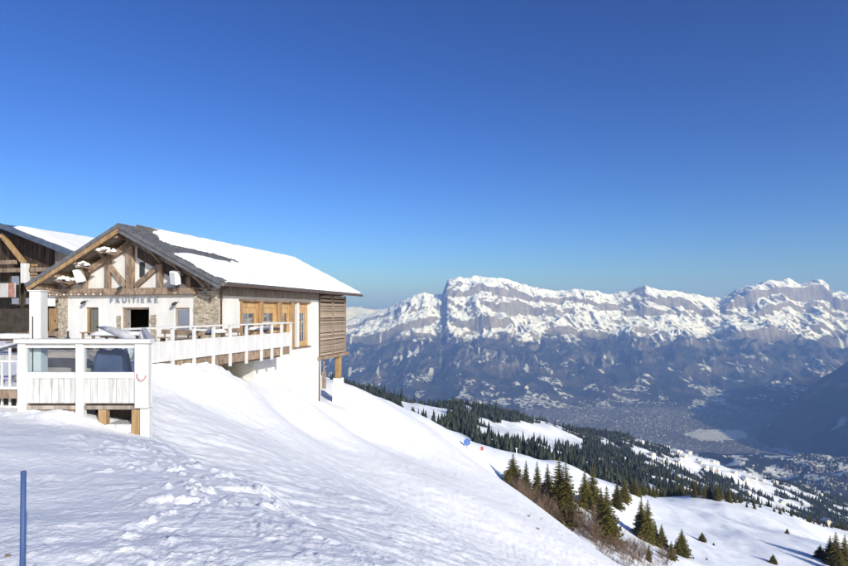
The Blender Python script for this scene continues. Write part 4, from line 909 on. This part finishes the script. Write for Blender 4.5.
# stones and dry plants poking from the near bank
for i, (x, y, sz, lab) in enumerate(((529, 516, 3.0, 'small tan stone on the bright snow bank, upper of the cluster'), (537.5, 529, 4.0, 'dark stone on the bright snow bank, lower of the cluster'), (541, 519, 2.2, 'smallest stone on the right of the cluster on the snow bank'), (8, 557.5, 6.0, 'small brown stone in the snow beside the blue marker pole'))):
    X_, Y_, Z_, d_ = ray_to(near_z, x, y, 2, 90); bm = bmesh.new(); bmesh.ops.create_icosphere(bm, subdivisions=2, radius=1)
    for v in bm.verts: v.co *= 1+.28*float(perlin(np.array([v.co.x*1.7+i*5]), np.array([v.co.y*1.7+v.co.z*1.3]), 3)[0]); v.co.z *= .6
    me = bpy.data.meshes.new('stone'); bm.to_mesh(me); bm.free(); o = link('stone', me, M['rock']); r = sz*d_/F/2; o.scale = (r, r, r); o.location = (X_, Y_, Z_+r*.25); tag(o, lab, 'stone')

# ================================================================== forest and houses on the far slopes
nd = M['needle2'].node_tree; gi = nd.nodes.new('ShaderNodeNewGeometry'); mr_ = nd.nodes.new('ShaderNodeMapRange'); mr_.inputs['To Min'].default_value = .55; mr_.inputs['To Max'].default_value = 1.7
vs_ = nd.nodes.new('ShaderNodeVectorMath'); vs_.operation = 'SCALE'; bs_ = nd.nodes['Principled BSDF']; src_ = bs_.inputs['Base Color'].links[0].from_socket
nd.links.new(gi.outputs['Random Per Island'], mr_.inputs['Value']); nd.links.new(src_, vs_.inputs[0]); nd.links.new(mr_.outputs[0], vs_.inputs['Scale']); nd.links.new(vs_.outputs[0], bs_.inputs['Base Color'])
def forest(name, px0, px1, d0, d1, n, zf, mask, hmin, hmax, label, seed, maxd=None):
    g = np.random.default_rng(seed)
    d = np.sqrt(g.uniform(d0**2, d1**2, n)); T = (g.uniform(px0, px1, n)-CX)/F; X = T*d; Y = d
    k = mask(X, Y) > .5; X = X[k]; Y = Y[k]; Z = zf(X, Y); n = len(X); H = g.uniform(hmin, hmax, n)*(.75+.6*g.random(n)**2)*(1+.35*perlin(X/60, Y/60, 77)); r = H*g.uniform(.14, .24, n)
    seg = 6; a = np.arange(seg)*2*np.pi/seg; vs = []; fs = []
    off = 0; per = 2*(seg+1)
    H = H*np.where(g.random(n) < .12, 1.45, 1.0)
    co = np.zeros((n, per, 3)); ph = g.uniform(0, 6.28, n)
    for t_, (zb, zt, rs) in enumerate(((.06, .72, 1.0), (.42, 1.0, .62))):
        for j in range(seg):
            jr = g.uniform(.75, 1.25, n)
            co[:, t_*(seg+1)+j] = np.c_[X+np.cos(a[j]+ph)*r*rs*jr, Y+np.sin(a[j]+ph)*r*rs*jr, Z+H*(zb+g.uniform(-.03, .03, n))]
        co[:, t_*(seg+1)+seg] = np.c_[X, Y, Z+H*zt]
    f = []
    for t_ in range(2):
        for j in range(seg): f.append((t_*(seg+1)+j, t_*(seg+1)+(j+1) % seg, t_*(seg+1)+seg))
    f = np.array(f)[None]+(np.arange(n)*per)[:, None, None]
    me = raw_mesh(name, co.reshape(-1, 3), f.reshape(-1, 3)); o = link(name, me, M['needle2']); tag(o, label, 'forest', kind='stuff'); return o
forest('forest', 330, 900, 400, 2500, 85000, hill_z, forest_mask, 6, 12, 'dark spruce forest covering the hillside below the slope', 21)
# chalets in the clearings of the hillside
def house_mesh(w_, l_, h_, seed):
    s = MB().prism([(-w_/2, -2), (w_/2, -2), (w_/2, h_), (0, h_+w_*.32), (-w_/2, h_)], 'y', -l_/2, l_/2); o = s.build('tmp', M['house']); a = o.data; bpy.data.objects.remove(o); a.name = 'wall'
    e = w_/2+.9; s = MB().prism([(-e, h_-.35), (0, h_+w_*.32+.15), (e, h_-.35), (e, h_+.25), (0, h_+w_*.32+.75), (-e, h_+.25)], 'y', -l_/2-1, l_/2+1); o = s.build('tmp', M['snow_far']); b = o.data; bpy.data.objects.remove(o); b.name = 'roof'
    return a, b
hs = [house_mesh(10, 13, 6, 1), house_mesh(13, 16, 8, 2)]
rnd = random.Random(31); cnt = 0
for k in range(900):
    if cnt >= 64: break
    x = rnd.uniform(640, 835); d_ = rnd.uniform(1000, 2200); X_, Y_ = (x-CX)/F*d_, d_
    zz = hill_z(np.array([X_]), np.array([Y_]));
    if forest_mask(np.array([X_]), np.array([Y_]))[0] > .5: continue
    h_ = thing('far_house', 'far snow-roofed chalet in the clearings of the wooded hillside', 'house', (X_, Y_, float(zz[0])), rnd.uniform(-.6, .6)+YAW, 'far chalets on the hillside')
    a, b = hs[k % 2]; link('wall', a, None, h_); link('roof', b, None, h_); cnt += 1
# the towns far below read as one mass of roofs
def town(name, boxes, n, seed, label):
    g = np.random.default_rng(seed); V = []; Fq = []
    per = n//len(boxes); Xs = []; Ys = []
    for x0, x1, y0, y1 in boxes:
        px = g.normal((x0+x1)/2, (x1-x0)/3.2, per); dd_ = g.uniform(y0, y1, per); Xs.append((px-CX)/F*dd_); Ys.append(dd_)
    X = np.concatenate(Xs); Y = np.concatenate(Ys); kp = fbm(X/350, Y/450, 3, 47)+.35*g.random(len(X)) > .15; X = X[kp]; Y = Y[kp]; Z = _valley(X/Y, Y); n = len(X)
    w_ = g.uniform(3.5, 7, n); l_ = g.uniform(4, 10, n); h_ = g.uniform(4, 8, n); a = g.uniform(0, 3.14, n); ca, sa = np.cos(a), np.sin(a)
    def P(u, v, z): return np.c_[X+u*ca-v*sa, Y+u*sa+v*ca, Z+z]
    co = np.stack([P(-w_, -l_, -6), P(w_, -l_, -6), P(w_, l_, -6), P(-w_, l_, -6), P(-w_, -l_, h_), P(w_, -l_, h_), P(w_, l_, h_), P(-w_, l_, h_), P(0*w_, -l_, h_+w_*.6), P(0*w_, l_, h_+w_*.6)], 1)
    tr = np.array([(0, 1, 5), (0, 5, 4), (1, 2, 6), (1, 6, 5), (2, 3, 7), (2, 7, 6), (3, 0, 4), (3, 4, 7), (4, 5, 8), (6, 7, 9), (5, 6, 9), (5, 9, 8), (7, 4, 8), (7, 8, 9)])
    f = (tr[None]+(np.arange(n)*10)[:, None, None]).reshape(-1, 3); me = raw_mesh(name, co.reshape(-1, 3), f); o = link(name, me, mat(name+'_roofs', (.10, .09, .085), (.45, .45, .45), .8, (.012, .012, .012), lo=.42, hi=.68)); tag(o, label, 'town', kind='stuff')
town('valley_town', [(600, 690, 5600, 7600), (560, 660, 6400, 7800), (700, 780, 6800, 7600)], 2600, 41, 'valley town spread along the hazy valley floor')
town('lower_town', [(770, 850, 3000, 4300), (800, 880, 2700, 3900)], 1000, 43, 'snowy roofs of the town below the shaded mountain')
